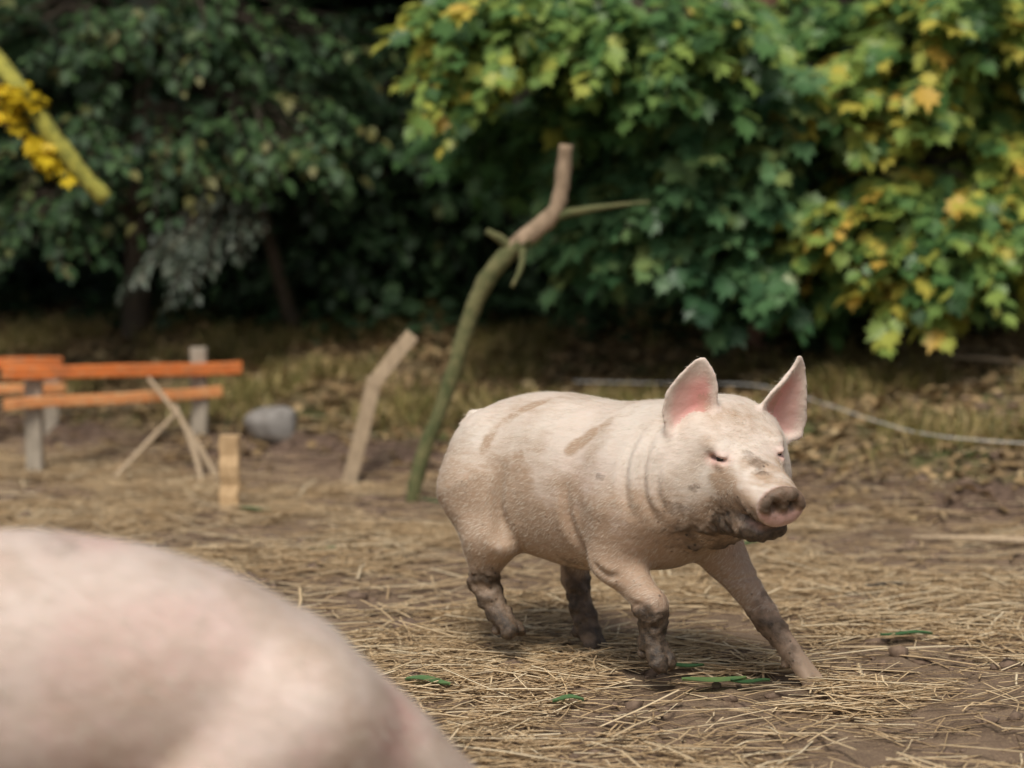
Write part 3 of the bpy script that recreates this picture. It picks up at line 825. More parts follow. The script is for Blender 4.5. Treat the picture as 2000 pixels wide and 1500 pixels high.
# ------------------------------------------------------------------ rails, stakes, sticks, stone
def mat_paint(name, c1, c2, wood):
    t = NT(name); tc = t.node('ShaderNodeTexCoord'); mp = t.node('ShaderNodeMapping'); mp.inputs['Scale'].default_value = (3, 22, 22)
    t.lk(tc.outputs['Object'], mp.inputs[0])
    n = t.noise(2.2, 6, .7, mp.outputs[0]); m = t.noise(3, 5, .65, mp.outputs[0], 1.0); d = t.noise(9, 5, .7)
    col = t.mix(t.ramp(m, [(.55, (0, 0, 0)), (.64, (1, 1, 1))]), t.ramp(n, [(.3, c1), (.7, c2)]), wood)
    col = t.mix(t.math('MULTIPLY', t.ramp(d, [(.5, (0, 0, 0)), (.75, (1, 1, 1))]), .5), col, (.10, .07, .045))
    t.lk(col, t.p.inputs['Base Color']); t.p.inputs['Roughness'].default_value = .65; t.bump(t.math('ADD', n, m), .5, .004)
    return t.m
PAINT = mat_paint('orange_paint', (.50, .115, .02), (.68, .19, .035), (.42, .25, .12)); PAINT2 = mat_paint('faded_orange_paint', (.55, .17, .045), (.66, .32, .12), (.50, .36, .2))
GREYWOOD = mat_plain('weathered_wood', (.22, .185, .14), (.42, .36, .28), 22, .85, .5, .004, (5, 5, .8))
TANWOOD = mat_plain('fresh_wood', (.36, .23, .11), (.58, .40, .22), 18, .8, .4, .003, (5, 5, .7))
PALEWOOD = mat_plain('pale_stake_wood', (.26, .19, .12), (.45, .34, .22), 24, .85, .5, .003, (4, 4, 1))
BARK = mat_plain('dark_bark', (.035, .027, .018), (.10, .075, .05), 30, .95, .8, .01, (1, 1, .35))
REDBARK = mat_plain('red_brown_bark', (.10, .05, .028), (.24, .13, .08), 30, .9, .7, .008, (1, 1, .35))
MOSSBARK = mat_plain('mossy_bark', (.045, .06, .016), (.16, .145, .06), 26, .9, .7, .006)
TANBARK = mat_plain('tan_bark', (.16, .11, .065), (.36, .26, .17), 30, .9, .6, .005, (1, 1, .5))
STONE = mat_plain('grey_stone', (.12, .105, .09), (.27, .25, .225), 14, .85, .5, .006)
MOSSLIMB = mat_plain('yellow_moss', (.13, .14, .025), (.40, .36, .06), 30, .95, .9, .012)

def board(name, a, b, w, h, mat, parent, up=(0, 0, 1), seg=6, wob=.003):
    """sawn board from a to b with slightly eased, uneven edges"""
    a = Vector(a); b = Vector(b); d = (b - a).normalized(); s_ = d.cross(Vector(up)).normalized(); u = s_.cross(d)
    V = []; F = []; e = min(w, h) * .14
    prof = [(-w / 2 + e, -h / 2), (w / 2 - e, -h / 2), (w / 2, -h / 2 + e), (w / 2, h / 2 - e), (w / 2 - e, h / 2), (-w / 2 + e, h / 2), (-w / 2, h / 2 - e), (-w / 2, -h / 2 + e)]
    for i in range(seg + 1):
        c = a + (b - a) * (i / seg) + s_ * random.uniform(-wob, wob) + u * random.uniform(-wob, wob)
        for x, y in prof: V.append(c + s_ * x + u * y)
    for i in range(seg):
        for k in range(8): F.append((i * 8 + k, i * 8 + (k + 1) % 8, i * 8 + 8 + (k + 1) % 8, i * 8 + 8 + k))
    F.append(tuple(range(7, -1, -1))); F.append(tuple(seg * 8 + k for k in range(8)))
    m = bpy.data.meshes.new(name); m.from_pydata([tuple(v) for v in V], [], F); m.update()
    return link(name, m, mat, parent)

def shift(ob_pts, base): return [Vector(p) - base for p in ob_pts]

def rail_panel(pts, label, posts, base):
    root = empty('rail_barrier', base); tag(root, label, 'barrier', 'low orange rail barriers')
    bs = Vector(base)
    for a, b, h, mt in pts: board('rail', Vector(a) - bs, Vector(b) - bs, .028, h, mt, root)
    for p, top in posts:
        p = Vector(p); z0 = gz(p.x, p.y)
        board('post', Vector((p.x, p.y + .047, z0 - .10)) - bs, Vector((p.x, p.y + .047, top)) - bs, .062, .05, GREYWOOD, root, (0, 1, 0))
    return root
A1, B1 = at(5, 728, 8.75), at(470, 719, 9.15); A2, B2 = at(8, 790, 8.75), at(432, 765, 9.13)
pa, pb = at(60, 740, 8.80), at(385, 720, 9.08)
rail_panel([(A1, B1, .047, PAINT), (A2, B2, .040, PAINT2)], 'low orange two-rail barrier whose rails run up to a grey wooden post',
           [(pb, at(385, 680, 9.1).z), (pa, at(60, 722, 8.8).z)], (pb.x, pb.y, gz(pb.x, pb.y)))
A1, B1 = at(-260, 712, 9.45), at(122, 708, 9.55); A2, B2 = at(-260, 762, 9.45), at(128, 758, 9.55)
pa, pb = at(-220, 740, 9.47), at(96, 720, 9.54)
rail_panel([(A1, B1, .042, PAINT), (A2, B2, .040, PAINT2)], 'shorter orange barrier end standing just behind the longer barrier',
           [(pa, at(-220, 690, 9.47).z), (pb, at(96, 700, 9.54).z)], (pb.x, pb.y, gz(pb.x, pb.y)))

def stick_thing(name, label, cat, pts, radii, mat, group=None, sides=9, twigs=(), jit=.08, per=5, smooth=True):
    P = [Vector(p) for p in pts]; base = Vector((P[0].x, P[0].y, P[0].z))
    root = empty(name, base); tag(root, label, cat, group)
    C_ = catmull(P, per) if smooth else P
    rr = np.interp(np.linspace(0, 1, len(C_)), np.linspace(0, 1, len(radii)), radii)
    link('stem', Tubes().add(shift(C_, base), list(rr), sides, True, jit).mesh('stem'), mat, root)
    for tp, r0, r1 in twigs:
        tp = catmull(tp, 4); link('twig', Tubes().add(shift(tp, base), list(np.linspace(r0, r1, len(tp))), 6, True, .1).mesh('twig'), mat, root)
    return root

def on_ground(u, Y, sink=.05):
    x = (u - 1000) / FPX * Y * 1.0; return Vector((x, Y, gz(x, Y) - sink))

# leaning bent stake
b0 = on_ground(668, 8.55, .08); kn = at(730, 744, 8.55); tp_ = at(806, 653, 8.57)
root = empty('bent_stake', b0); tag(root, 'pale weathered slat stake, snapped and leaning over at its top, stuck before the bank', 'stake')
board('shaft', (0, 0, 0), kn - b0 + Vector((.004, 0, .012)), .055, .022, PALEWOOD, root, (0, 1, 0), 8, .002)
board('snapped_top', kn - b0 + Vector((-.006, -.004, -.012)), tp_ - b0, .052, .020, PALEWOOD, root, (0, 1, 0), 5, .002)
# tan split stake
base = on_ground(442, 7.95, .08)
root = empty('wooden_stake', base); tag(root, 'short tan split wooden stake standing in the straw before the barrier', 'stake')
board('shaft', (0, 0, 0), (.004, 0, at(442, 850, 7.95).z - base.z), .066, .045, TANWOOD, root, (0, 1, 0), 10, .005)
# crooked sapling with a broken top
r = stick_thing('crooked_sapling', 'crooked bare sapling with mossy stem, broken top and one side twig', 'sapling',
    [on_ground(800, 8.15), at(822, 900, 8.15), at(868, 780, 8.15), at(905, 660, 8.15), at(932, 580, 8.15), at(985, 500, 8.15), at(1058, 440, 8.15), at(1090, 400, 8.15), at(1100, 340, 8.15), at(1106, 282, 8.15)],
    [.026, .025, .025, .027, .030, .033, .031, .027, .026, .024], MOSSBARK, sides=10, jit=.14,
    twigs=[([at(1078, 425, 8.15), at(1130, 412, 8.13), at(1200, 402, 8.1), at(1268, 394, 8.08)], .018, .005), ([at(1005, 490, 8.15), at(975, 465, 8.13), at(950, 452, 8.12)], .02, .012),
           ([at(1020, 470, 8.15), at(1018, 520, 8.10), at(1000, 560, 8.06)], .016, .006)])
r.children[0].data.materials.append(TANBARK)
zlim = at(1000, 470, 8.15).z - r.location.z
for p in r.children[0].data.polygons:
    if p.center.z > zlim + random.uniform(-.06, .03): p.material_index = 1
# dead sticks leaning together
for i, (a, b, lab) in enumerate([
        ((430, 8.75), (290, 738, 8.95), 'thin grey dead stick leaning up to the left onto the orange barrier'),
        ((185, 8.70), (345, 806, 8.85), 'thin dead stick leaning up to the right below the orange barrier'),
        ((395, 8.62), (342, 792, 8.8), 'short upright dead stick below the orange barrier beside the tan stake')]):
    stick_thing('dead_stick', lab, 'stick', [on_ground(*a), (on_ground(*a) + at(*b)) / 2 + Vector((.01, 0, .012)), at(*b)], [.014, .012, .008], PALEWOOD, 'dead sticks at the barrier', 7)
# twigs lying at the right, on the foot of the bank
def lying(u0, Y0, u1, Y1, lift=.012, mid=0):
    a = on_ground(u0, Y0, -lift); b = on_ground(u1, Y1, -lift); m_ = (a + b) / 2; m_.z = gz(m_.x, m_.y) + lift + mid; return [a, m_, b]
stick_thing('fallen_branch', 'dark bare branch lying on the mud at the foot of the bank', 'branch', lying(1790, 7.42, 2120, 7.25, .015, .012), [.006, .012, .016], PALEWOOD)
stick_thing('fallen_twig', 'thin dark twig lying in the yellow straw', 'twig', lying(1680, 6.62, 1815, 6.70, .01, .01), [.004, .007, .005], BARK)
stick_thing('fallen_branch', 'long dark branch lying across the leaf litter of the bank', 'branch', lying(1740, 9.6, 2080, 9.2, .03, .03), [.006, .010, .012], PALEWOOD)

# grey stone
def stone(name, label, c, r, seed):
    sp = uv_sphere('stone', 1, 28, 18); V = np.empty(len(sp.vertices) * 3, np.float32); sp.vertices.foreach_get('co', V); V = V.reshape(-1, 3)
    V = V * (1 + .45 * (fbm(V + seed * 7, 1.1, seed, 3) - .5))[:, None]
    for ax in np.random.default_rng(seed).normal(0, 1, (7, 3)):      # flat broken faces
        ax /= np.linalg.norm(ax); d_ = V @ ax; V = V - np.maximum(d_ - .78, 0)[:, None] * ax * .85
    V = V * np.array(r); sp.vertices.foreach_set('co', V.astype(np.float32).ravel()); sp.update()
    o = link(name, sp, STONE); o.location = c; tag(o, label, 'stone'); return o
c = on_ground(528, 9.1, -.03); stone('stone', 'rounded pale grey stone at the foot of the bank', c, (.115, .09, .085), 3)

# white electric-fence wire, sagging along the bank
stakes = []
def wire_stake(u, Y, lab):
    b_ = on_ground(u, Y, .05); return stick_thing('fence_stake', lab, 'stake', [b_, b_ + Vector((.004, 0, .25)), b_ + Vector((.01, 0, .52))], [.011, .010, .009], PALEWOOD, 'thin fence stakes', 7)
wa, wb = on_ground(1150, 9.0, 0), on_ground(2230, 8.4, 0)
WIRE = mat_plain('white_wire', (.6, .6, .58), (.75, .75, .72), 60, .5, 0)
p0, p1 = at(1010, 772, 9.0), at(1560, 776, 8.9); p2, p3 = at(1760, 868, 8.6), at(2060, 905, 8.45)
def cord(label, pts, rad=.0028):
    P = catmull(pts, 8); m = Tubes().add(P, [rad] * len(P), 5).mesh('wire'); o = link('fence_wire', m, WIRE); tag(o, label, 'wire', 'fence wires'); return o

# ------------------------------------------------------------------ trees and shrubs
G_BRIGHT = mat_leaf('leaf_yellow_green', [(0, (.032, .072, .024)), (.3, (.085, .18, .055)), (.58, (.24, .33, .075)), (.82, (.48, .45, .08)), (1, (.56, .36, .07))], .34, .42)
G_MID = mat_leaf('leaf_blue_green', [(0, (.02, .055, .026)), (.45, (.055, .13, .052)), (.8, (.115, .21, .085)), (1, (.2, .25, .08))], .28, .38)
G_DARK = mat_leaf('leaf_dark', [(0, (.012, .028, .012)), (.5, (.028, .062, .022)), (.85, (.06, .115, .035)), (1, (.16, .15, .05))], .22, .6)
G_GREY = mat_leaf('leaf_grey_green', [(0, (.03, .042, .028)), (.6, (.07, .09, .062)), (1, (.12, .125, .085))], .2, .5)
G_YEL = mat_leaf('leaf_yellow', [(0, (.40, .30, .02)), (.6, (.62, .46, .02)), (1, (.70, .50, .03))], .35, .45)

def foliage(center, radii, nspray, trunkpt, g, droop, length, size, nleaf, tint, shape, shell=.5, flat=.35):
    """leafy sprays filling an ellipsoid: twig polylines and leaf arrays"""
    d = g.normal(0, 1, (nspray, 3)); d /= np.linalg.norm(d, axis=1)[:, None]
    rr = g.uniform(shell ** 3, 1, nspray) ** (1 / 3)
    O = np.array(center) + d * rr[:, None] * np.array(radii)
    out = O - np.array(trunkpt); out[:, 2] *= .3; out += d * np.array(radii) * .9
    out /= np.linalg.norm(out, axis=1)[:, None] + 1e-9
    out = out + g.normal(0, .25, out.shape); out[:, 2] -= droop; out /= np.linalg.norm(out, axis=1)[:, None]
    L = length * g.uniform(.6, 1.25, nspray)
    P = []; D = []; U = []; S = []; T = []
    side = np.cross(out, [0, 0, 1.]); side /= np.linalg.norm(side, axis=1)[:, None] + 1e-9
    st = np.clip(tint[0] + g.normal(0, tint[1], nspray), 0, 1)
    for k in range(nleaf):
        t = (k + .6) / nleaf; sg = 1 if k % 2 else -1
        p = O + out * (L * t)[:, None] + np.array([0, 0, -1]) * (L * t * t * .35)[:, None]
        ld = out * (.35 + .5 * t) + side * sg * (1 - .6 * t) * g.uniform(.6, 1.2, (nspray, 1)) + np.array([0, 0, -1]) * g.uniform(.1, .75, (nspray, 1)) + g.normal(0, .18, (nspray, 3))
        P.append(p + side * sg * .012); D.append(ld); U.append(np.array([0, 0, 1.]) + g.normal(0, flat, (nspray, 3)) + out * .3)
        S.append(size * g.uniform(.4, 1.2, nspray)); T.append(np.clip(st + g.normal(0, tint[2], nspray), 0, 1))
    tips = O + out * L[:, None] + np.array([0, 0, -1]) * (L * .35)[:, None]
    return O, tips, np.concatenate(P), np.concatenate(D), np.concatenate(U), np.concatenate(S), np.concatenate(T)

def tree(name, label, cat, trunk, tr, clusters, leaf, shape, bark, seed, size=.09, nleaf=12, droop=.3, length=.34, tint=(.45, .16, .12), group=None, single=0, wide=1.0, branches=True, shell=.5):
    g = np.random.default_rng(seed); random.seed(seed)
    base = Vector(trunk[0]); root = empty(name, base); tag(root, label, cat, group)
    bs = np.array(base)
    tp = catmull(trunk, 6) if len(trunk) > 2 else [Vector(p) for p in trunk]
    rad = np.interp(np.linspace(0, 1, len(tp)), np.linspace(0, 1, len(tr)), tr)
    link('trunk', Tubes().add(shift(tp, base), list(rad), 10, True, .06).mesh('trunk'), bark, root)
    tb = Tubes(); PP = []; DD = []; UU = []; SS = []; TT = []
    for cl in clusters:
        c, r, n = cl[:3]; tt = cl[3] if len(cl) > 3 else tint
        c = Vector(c); j = min(range(len(tp)), key=lambda k: (tp[k] - c).length + 1.2 * max(0, tp[k].z - c.z)); a = tp[j]
        m_ = (a + c) / 2 + Vector((random.uniform(-.08, .08), random.uniform(-.08, .08), .10 + .1 * (c - a).length))
        cv = catmull([a, m_, c], 5); r0 = min(rad[j] * .6, .012 + .012 * (c - a).length)
        tb.add(shift(cv, base), list(np.linspace(r0, .006, len(cv))), 6)
        O, tips, P, D, U, S, T = foliage(c, r, n, a, g, droop, length, size, nleaf, tt, shape, shell)
        for o_, t_ in zip(O, tips):
            o_ = Vector(o_); t_ = Vector(t_); q = cv[random.randint(len(cv) // 2, len(cv) - 1)]
            tb.add(shift([q, (q + o_) / 2 + Vector((0, 0, .03)), o_, t_], base), [.005, .004, .003, .0012], 3, False)
        PP.append(P); DD.append(D); UU.append(U); SS.append(S); TT.append(T)
    if branches and tb.n: link('branches', tb.mesh('branches'), bark, root)['kind'] = 'stuff'
    P, D, U, S, T = map(np.concatenate, (PP, DD, UU, SS, TT))
    P = P - bs
    if single:      # the leaves that show largest are parts of their own
        Wp = P + bs; uu = FPX * Wp[:, 0] / Wp[:, 1] + 1000; vv = 248 + (CAM_H - Wp[:, 2]) / Wp[:, 1] * FPX
        cand = np.where((uu > 20) & (uu < 1980) & (vv > 20) & (vv < 690))[0]
        cand = cand[np.argsort(Wp[cand, 1])][:single]
        proto = {}
        Dn = D / np.linalg.norm(D, axis=1)[:, None]; X = np.cross(Dn, U); X /= np.linalg.norm(X, axis=1)[:, None]; Z = np.cross(X, Dn)
        for k in cand:
            tq = round(float(T[k]) * 7) / 7
            if tq not in proto:
                proto[tq] = leaves_mesh('leaf', np.zeros((1, 3)), np.array([[0, 1., 0]]), np.array([[0, 0, 1.]]), np.ones(1), np.array([tq]), shape, wide)
            o = link('leaf', proto[tq], leaf, root)
            M4 = Matrix([[X[k][i], Dn[k][i], Z[k][i], 0] for i in range(3)] + [[0, 0, 0, 1]])
            o.location = P[k]; o.rotation_euler = M4.to_euler(); o.scale = (S[k],) * 3
        keep = np.ones(len(P), bool); keep[cand] = False
        P, D, U, S, T = P[keep], D[keep], U[keep], S[keep], T[keep]
    cr = link('crown', leaves_mesh('crown', P, D, U, S, T, shape, wide), leaf, root); cr['kind'] = 'stuff'
    return root

def W(u, v, Y): return tuple(at(u, v, Y))
def gp(x, y, sink=.1): return (x, y, gz(x, y) - sink)

# bright tree on the right, tiers of yellowing leaves drooping over the bank
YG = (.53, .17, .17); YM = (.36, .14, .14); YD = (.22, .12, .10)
tree('broadleaf_tree', 'bright yellow-green broadleaf tree with drooping tiers of leaves over the bank', 'tree',
     [gp(2.2, 11.4), (2.15, 11.35, 1.2), (2.1, 11.2, 2.4), (2.1, 11.1, 3.6), (2.1, 11.1, 4.8)], [.13, .11, .09, .06, .03],
     [(W(1560, 45, 9.95), (.30, .30, .16), 34, YM), (W(1700, 155, 9.65), (.40, .35, .17), 62, YG), (W(1620, 225, 9.75), (.36, .30, .13), 48, YG), (W(1840, 25, 9.65), (.40, .35, .17), 58, YG),
      (W(1980, 145, 9.85), (.20, .30, .20), 26, YG), (W(1950, 250, 9.75), (.16, .25, .16), 22, YG),
      ((1.8, 10.5, 2.6), (1.0, .8, .35), 120, YG), ((2.5, 10.8, 3.1), (1.2, 1.0, .5), 130, YG), ((1.2, 11.1, 3.2), (1.0, 1.0, .5), 120, YM), ((2.0, 11.2, 4.4), (1.1, 1.1, .8), 160, YG)],
     G_BRIGHT, LOBED, BARK, 501, size=.098, nleaf=14, droop=.25, length=.30, single=260, wide=.9)
tree('leafy_shrub', 'low yellowing shrub whose leaf sprays hang down just above the bank', 'shrub',
     [gp(2.5, 10.8), (2.4, 10.7, .9), (2.35, 10.6, 1.6)], [.06, .045, .02],
     [(W(1900, 360, 9.45), (.26, .30, .13), 44, YG), (W(1740, 375, 9.45), (.30, .28, .10), 46, YG), (W(1600, 415, 9.55), (.24, .25, .09), 32, YG), (W(1640, 495, 9.55), (.17, .2, .055), 18, YM),
      (W(1850, 455, 9.35), (.28, .28, .10), 46, YG), (W(1830, 520, 9.35), (.17, .2, .045), 16, YG), (W(1990, 435, 9.45), (.16, .25, .16), 26, YG), ((2.6, 10.0, 1.3), (.4, .4, .3), 40, YG)],
     G_BRIGHT, LOBED, BARK, 502, size=.092, nleaf=13, droop=.35, length=.26, single=240, wide=.9)
# blue-green maple in the middle
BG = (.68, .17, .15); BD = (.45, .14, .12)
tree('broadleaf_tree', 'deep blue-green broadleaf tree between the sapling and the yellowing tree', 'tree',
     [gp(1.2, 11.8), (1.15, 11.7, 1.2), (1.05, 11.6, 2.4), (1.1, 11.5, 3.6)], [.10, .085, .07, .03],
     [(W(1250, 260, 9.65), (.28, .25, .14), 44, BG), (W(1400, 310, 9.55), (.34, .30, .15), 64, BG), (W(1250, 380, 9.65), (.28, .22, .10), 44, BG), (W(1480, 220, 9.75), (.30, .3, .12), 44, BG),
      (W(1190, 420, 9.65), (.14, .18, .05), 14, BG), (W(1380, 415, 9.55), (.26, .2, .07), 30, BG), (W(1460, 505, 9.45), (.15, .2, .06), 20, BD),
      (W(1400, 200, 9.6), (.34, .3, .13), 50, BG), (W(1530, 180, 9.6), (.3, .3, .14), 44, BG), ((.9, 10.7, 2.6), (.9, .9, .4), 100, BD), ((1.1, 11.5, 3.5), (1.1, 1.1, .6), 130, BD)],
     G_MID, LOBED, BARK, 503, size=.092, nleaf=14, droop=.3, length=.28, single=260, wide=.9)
# top-centre tree, fresher green, hanging from above
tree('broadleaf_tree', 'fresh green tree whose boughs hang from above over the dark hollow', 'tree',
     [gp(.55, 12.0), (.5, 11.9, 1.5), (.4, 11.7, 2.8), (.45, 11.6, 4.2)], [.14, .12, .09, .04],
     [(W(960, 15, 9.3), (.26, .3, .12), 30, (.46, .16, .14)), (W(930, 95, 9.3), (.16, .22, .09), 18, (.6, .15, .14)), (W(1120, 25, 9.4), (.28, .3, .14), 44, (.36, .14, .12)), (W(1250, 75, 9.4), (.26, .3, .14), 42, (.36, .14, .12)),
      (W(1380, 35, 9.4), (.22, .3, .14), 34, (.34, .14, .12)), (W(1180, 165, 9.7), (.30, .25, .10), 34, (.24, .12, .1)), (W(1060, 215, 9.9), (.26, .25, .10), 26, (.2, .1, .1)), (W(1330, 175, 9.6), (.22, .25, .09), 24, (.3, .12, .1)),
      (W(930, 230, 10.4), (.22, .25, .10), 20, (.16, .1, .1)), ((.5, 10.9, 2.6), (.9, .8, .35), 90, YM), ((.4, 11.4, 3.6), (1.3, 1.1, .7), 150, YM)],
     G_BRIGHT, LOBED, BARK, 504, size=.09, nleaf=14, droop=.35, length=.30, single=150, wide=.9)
# left shrub wall: small sparse leaves, woody
DG = (.5, .2, .16)
tree('leafy_shrub', 'dark tangled shrub with scattered small green leaves behind the orange barriers', 'shrub',
     [gp(-1.75, 11.2), (-1.7, 11.1, 1.0), (-1.6, 11.0, 2.2), (-1.6, 11, 3.0)], [.07, .055, .04, .02],
     [(W(120, 300, 10.2), (.32, .3, .20), 28, (.6, .2, .16)), (W(330, 270, 10.2), (.34, .3, .14), 30, (.62, .2, .16)), (W(520, 230, 10.2), (.30, .3, .16), 25, (.62, .2, .16)), (W(560, 300, 10.1), (.16, .2, .06), 8, (.6, .2, .16)),
      (W(60, 430, 10.0), (.24, .25, .12), 21, (.65, .2, .16)), (W(250, 100, 10.5), (.45, .4, .22), 46, DG), (W(80, 40, 10.3), (.35, .35, .14), 28, (.66, .2, .16)), (W(400, 20, 10.3), (.36, .35, .10), 23, (.7, .2, .15)),
      (W(620, 110, 10.6), (.36, .3, .2), 30, DG), ((-1.3, 10.6, 2.5), (1.1, .8, .4), 110, DG), ((-1.6, 11, 3.3), (1.2, 1.0, .6), 120, DG)],
     G_DARK, OVAL, BARK, 505, size=.075, nleaf=11, droop=.3, length=.30, single=160, wide=1.15)
# drooping grey-green spray
tree('grey_leaved_shrub', 'grey-green shrub with one pale bough drooping into the dark hollow', 'shrub',
     [gp(-.95, 10.9), (-1.05, 10.7, .7), (-1.15, 10.6, 1.15)], [.04, .03, .015],
     [(W(450, 380, 10.1), (.13, .12, .09), 18), (W(400, 430, 10.0), (.14, .12, .07), 20), (W(340, 475, 9.95), (.13, .12, .045), 18)],
     G_GREY, OVAL, BARK, 506, size=.055, nleaf=12, droop=.6, length=.2, tint=(.5, .2, .15), wide=.8)
# tree off to the left whose broken mossy limb with yellow leaves hangs into view
yt = tree('broadleaf_tree', 'tree with a broken yellow mossy limb and a bunch of bright yellow leaves', 'tree',
     [gp(-2.75, 9.6), (-2.65, 9.55, 1.0), (-2.55, 9.5, 2.2), (-2.6, 9.5, 3.4)], [.11, .09, .07, .03],
     [(W(12, 180, 8.9), (.07, .08, .06), 10, (.6, .2, .15)), (W(60, 275, 8.85), (.05, .05, .05), 5, (.5, .2, .15)), ((-2.6, 9.5, 3.2), (.8, .8, .6), 60, (.4, .2, .15))],
     G_YEL, LOBED, BARK, 507, size=.07, nleaf=8, droop=.3, length=.12, wide=.95)
lp = catmull([Vector((-2.57, 9.5, 2.0)), at(-120, -10, 9.2), at(40, 180, 8.9), at(110, 275, 8.85), at(165, 345, 8.85), at(208, 388, 8.85)], 6)
link('broken_limb', Tubes().add(shift(lp, yt.location), list(np.interp(np.linspace(0, 1, len(lp)), [0, .3, .7, 1], [.04, .032, .034, .030])), 10, True, .22).mesh('broken_limb'), MOSSLIMB, yt)

# dark backdrop: trees and shrubs farther back, each its own
def bush_clusters(x, y, w, h, n, g):
    z0 = gz(x, y); out = []
    for k in range(n):
        out.append(((x + g.uniform(-.8, .8) * w, y + g.uniform(-.5, .3) * w, z0 + h * g.uniform(.25, .95)), (w * .55, w * .5, h * .22), 40, (g.uniform(.25, .5), .16, .14)))
    return out
g = np.random.default_rng(88)
spots = [(-3.6, 11.6, 1.0, 2.2), (-2.5, 12.6, 1.0, 2.4), (-1.3, 13.2, 1.0, 2.2), (-.3, 13.6, 1.0, 2.2), (.8, 13.5, 1.0, 2.2), (1.9, 13.0, 1.0, 2.2), (3.0, 12.2, 1.0, 2.2), (4.0, 11.4, 1.0, 2.2)]
words = ['beyond the mossy-limbed tree', 'behind the tangled small-leaved shrub', 'at the back of the dark hollow, beyond the grey-leaved shrub', 'in the dark hollow directly behind the crooked sapling',
         'behind the fresh green overhanging tree', 'behind the blue-green tree', 'behind the yellow-green tree', 'beyond the low yellowing shrub']
spots += [(-.75, 11.3, .55, 1.0), (-.15, 11.5, .55, 1.1), (.35, 11.9, .6, 1.3), (-1.3, 12.2, .7, 1.4)]  # low dark shrubs added to hide the lit slope and darken the hollow
words += ['added to darken the hollow below the grey drooping bough', 'added to darken the hollow between the grey bough and the crooked sapling', 'added to darken the hollow right behind the crooked sapling', 'added to darken the hollow, deepest behind the grey drooping bough']
for (x, y, w, h), wd in zip(spots, words):
    tree('backdrop_shrub', 'shaded dark green shrub ' + wd, 'shrub', [gp(x, y), (x, y, gz(x, y) + h * .5), (x + .1, y - .1, gz(x, y) + h * .9)], [.05, .04, .015],
         bush_clusters(x, y, w, h, 9, g), G_DARK, OVAL, BARK, int(600 + x * 10), size=.09, nleaf=10, droop=.3, length=.34, group='shaded shrubs on the slope', wide=1.25)
tall = [(-3.2, 13.4), (-1.6, 14.6), (-.1, 15.2), (1.5, 15.0), (3.2, 14.2), (4.8, 13.0)]
tw = ['at the far left end of the wood', 'behind the tangled small-leaved shrub', 'behind the dark hollow', 'behind the fresh green overhanging tree', 'behind the yellow-green tree', 'at the far right end of the wood']
tw = ['behind the tree with the mossy limb', 'behind the tangled small-leaved shrub', 'behind the dark hollow', 'behind the fresh green overhanging tree', 'behind the yellow-green tree', 'beyond the low yellowing shrub']
for i, ((x, y), wd) in enumerate(zip(tall, tw)):
    z0 = gz(x, y)
    cl = [((x + g.uniform(-1, 1), y + g.uniform(-3.2, .4), z0 + g.uniform(1.2, 4.6)), (1.1, .9, .4), 60, (g.uniform(.3, .5), .15, .12)) for k in range(15)]  # crowns reach forward over the hollow, shaped to block skylight
    tree('woodland_tree', 'tall shaded woodland tree, crown shaped to block skylight, ' + wd, 'tree', [gp(x, y), (x, y, z0 + 2), (x + .1, y - .1, z0 + 4), (x, y, z0 + 5.2)], [.16, .13, .09, .03], cl, G_DARK, OVAL, BARK, 700 + i,
         size=.15, nleaf=11, droop=.3, length=.55, group='tall trees of the wood', wide=1.2)

# red-brown trunk glimpsed between the crowns
stick_thing('bare_trunk', 'red-brown bare trunk glimpsed among the yellow-green leaves', 'tree trunk', [gp(1.04, 10.1, .1), W(1500, 420, 10.1), W(1498, 200, 10.0), W(1492, 20, 9.75), W(1490, -260, 9.75), W(1480, -700, 9.9)], [.07, .065, .06, .06, .055, .03], REDBARK)

# ivy and brambles added as dark cover over the lit slope under the trees
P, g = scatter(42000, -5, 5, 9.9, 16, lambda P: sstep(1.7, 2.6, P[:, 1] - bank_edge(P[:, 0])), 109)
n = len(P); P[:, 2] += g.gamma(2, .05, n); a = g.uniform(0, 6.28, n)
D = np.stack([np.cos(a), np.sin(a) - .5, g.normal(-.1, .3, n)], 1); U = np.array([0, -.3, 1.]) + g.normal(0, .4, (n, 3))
tag(link('ivy', leaves_mesh('ivy', P, D, U, g.uniform(.05, .11, n), np.clip(g.normal(.35, .2, n), 0, 1), OVAL, 1.3), G_DARK), 'dark ivy and brambles added to darken the slope', 'ivy', kind='stuff')

# white wire lying along the bank
def hit(u, v):
    Y = np.arange(3.5, 15, .015); e = at(u, v, 1.0)
    x, z = e.x * Y, CAM_H + (e.z - CAM_H) * Y
    k = int(np.argmax(z <= ground_z(x, Y)))
    return Vector((x[k], Y[k], z[k]))
pts = [hit(u, v) + Vector((0, -.04, .06)) for u, v in ((1120, 772), (1250, 775), (1340, 776), (1480, 782), (1600, 815), (1700, 850), (1790, 876), (1900, 890), (2020, 898), (2200, 905))]
P = catmull(pts, 6)
tag(link('fence_wire', Tubes().add(P, [.0018] * len(P), 5).mesh('wire'), WIRE), 'slack white fence wire trailing along the brown bank', 'wire')

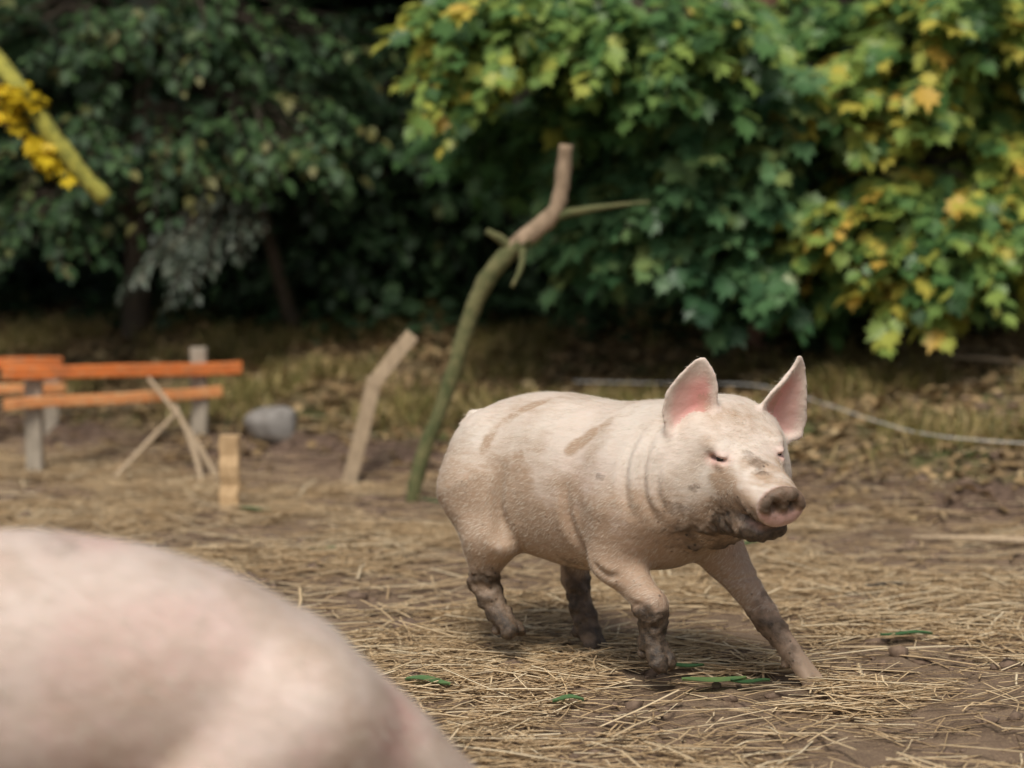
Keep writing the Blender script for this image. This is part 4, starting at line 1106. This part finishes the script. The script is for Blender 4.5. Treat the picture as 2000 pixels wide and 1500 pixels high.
# green blades lying in the straw
def blade(u, v, L, yaw, w, seed, label):
    p = hit(u, v); gg = random.Random(seed); V = []; F = []; N_ = 7
    d = Vector((math.cos(yaw), math.sin(yaw), 0)); s_ = Vector((-d.y, d.x, 0))
    for i in range(N_ + 1):
        t = i / N_; x = (t - .5) * L; q = p + d * x + s_ * (.04 * L * math.sin(t * 3.1))
        q.z = float(ground_z([q.x], [q.y], False)[0]) + .026 + .004 * math.sin(t * 5 + seed); ww = w * 1.5 * (math.sin(math.pi * min(.96, t * .92 + .06)) ** .7)
        V += [q - s_ * ww + Vector((0, 0, .006)), q, q + s_ * ww + Vector((0, 0, .006))]
    V = [v_ - p for v_ in V]
    for i in range(N_):
        for k in (0, 1): F.append((i * 3 + k, i * 3 + k + 1, i * 3 + 4 + k, i * 3 + 3 + k))
    m = bpy.data.meshes.new('green_leaf'); m.from_pydata([tuple(v_) for v_ in V], [], F); m.polygons.foreach_set('use_smooth', [True] * len(F)); m.update()
    attr(m, 'tint', np.full(len(V), gg.uniform(.35, .9)))
    o = link('green_leaf', m, G_MID); o.location = p
    tag(o, label, 'leaf', 'green leaves on the straw')
for i, (u, v, L, yaw, w, lab) in enumerate([
        (835, 1348, .11, -.35, .014, "green leaf lying in straw beside the near pig's rump"), (1325, 1328, .12, .1, .013, "green leaf lying beneath the running pig's folded foreleg"),
        (1395, 1352, .15, .12, .016, "widest green leaf, lying between the running pig's two forelegs"), (1465, 1356, .09, -.2, .011, "small green leaf beside the running pig's outstretched forehoof"),
        (1770, 1257, .13, -.05, .010, 'thin green leaf lying alone in open straw ahead of the running pig'), (1110, 1388, .07, .1, .011, "small green leaf on bare mud in front of the running pig's hind feet"),
        (1760, 828, .1, .2, .012, 'green leaf lying on the leaf litter of the bank'), (500, 1010, .10, .05, .011, 'green leaf lying at the foot of the tan split stake'),
        (850, 997, .10, 0, .009, "green leaf lying in straw beside the running pig's rump"), (630, 1085, .08, .15, .010, 'green leaf lying in straw between the near pig and the bent stake'),
        (1460, 1075, .07, 0, .010, "small green leaf in straw just beyond the running pig's chest")]):
    blade(u, v, L, yaw, w, i, lab)
#==END==
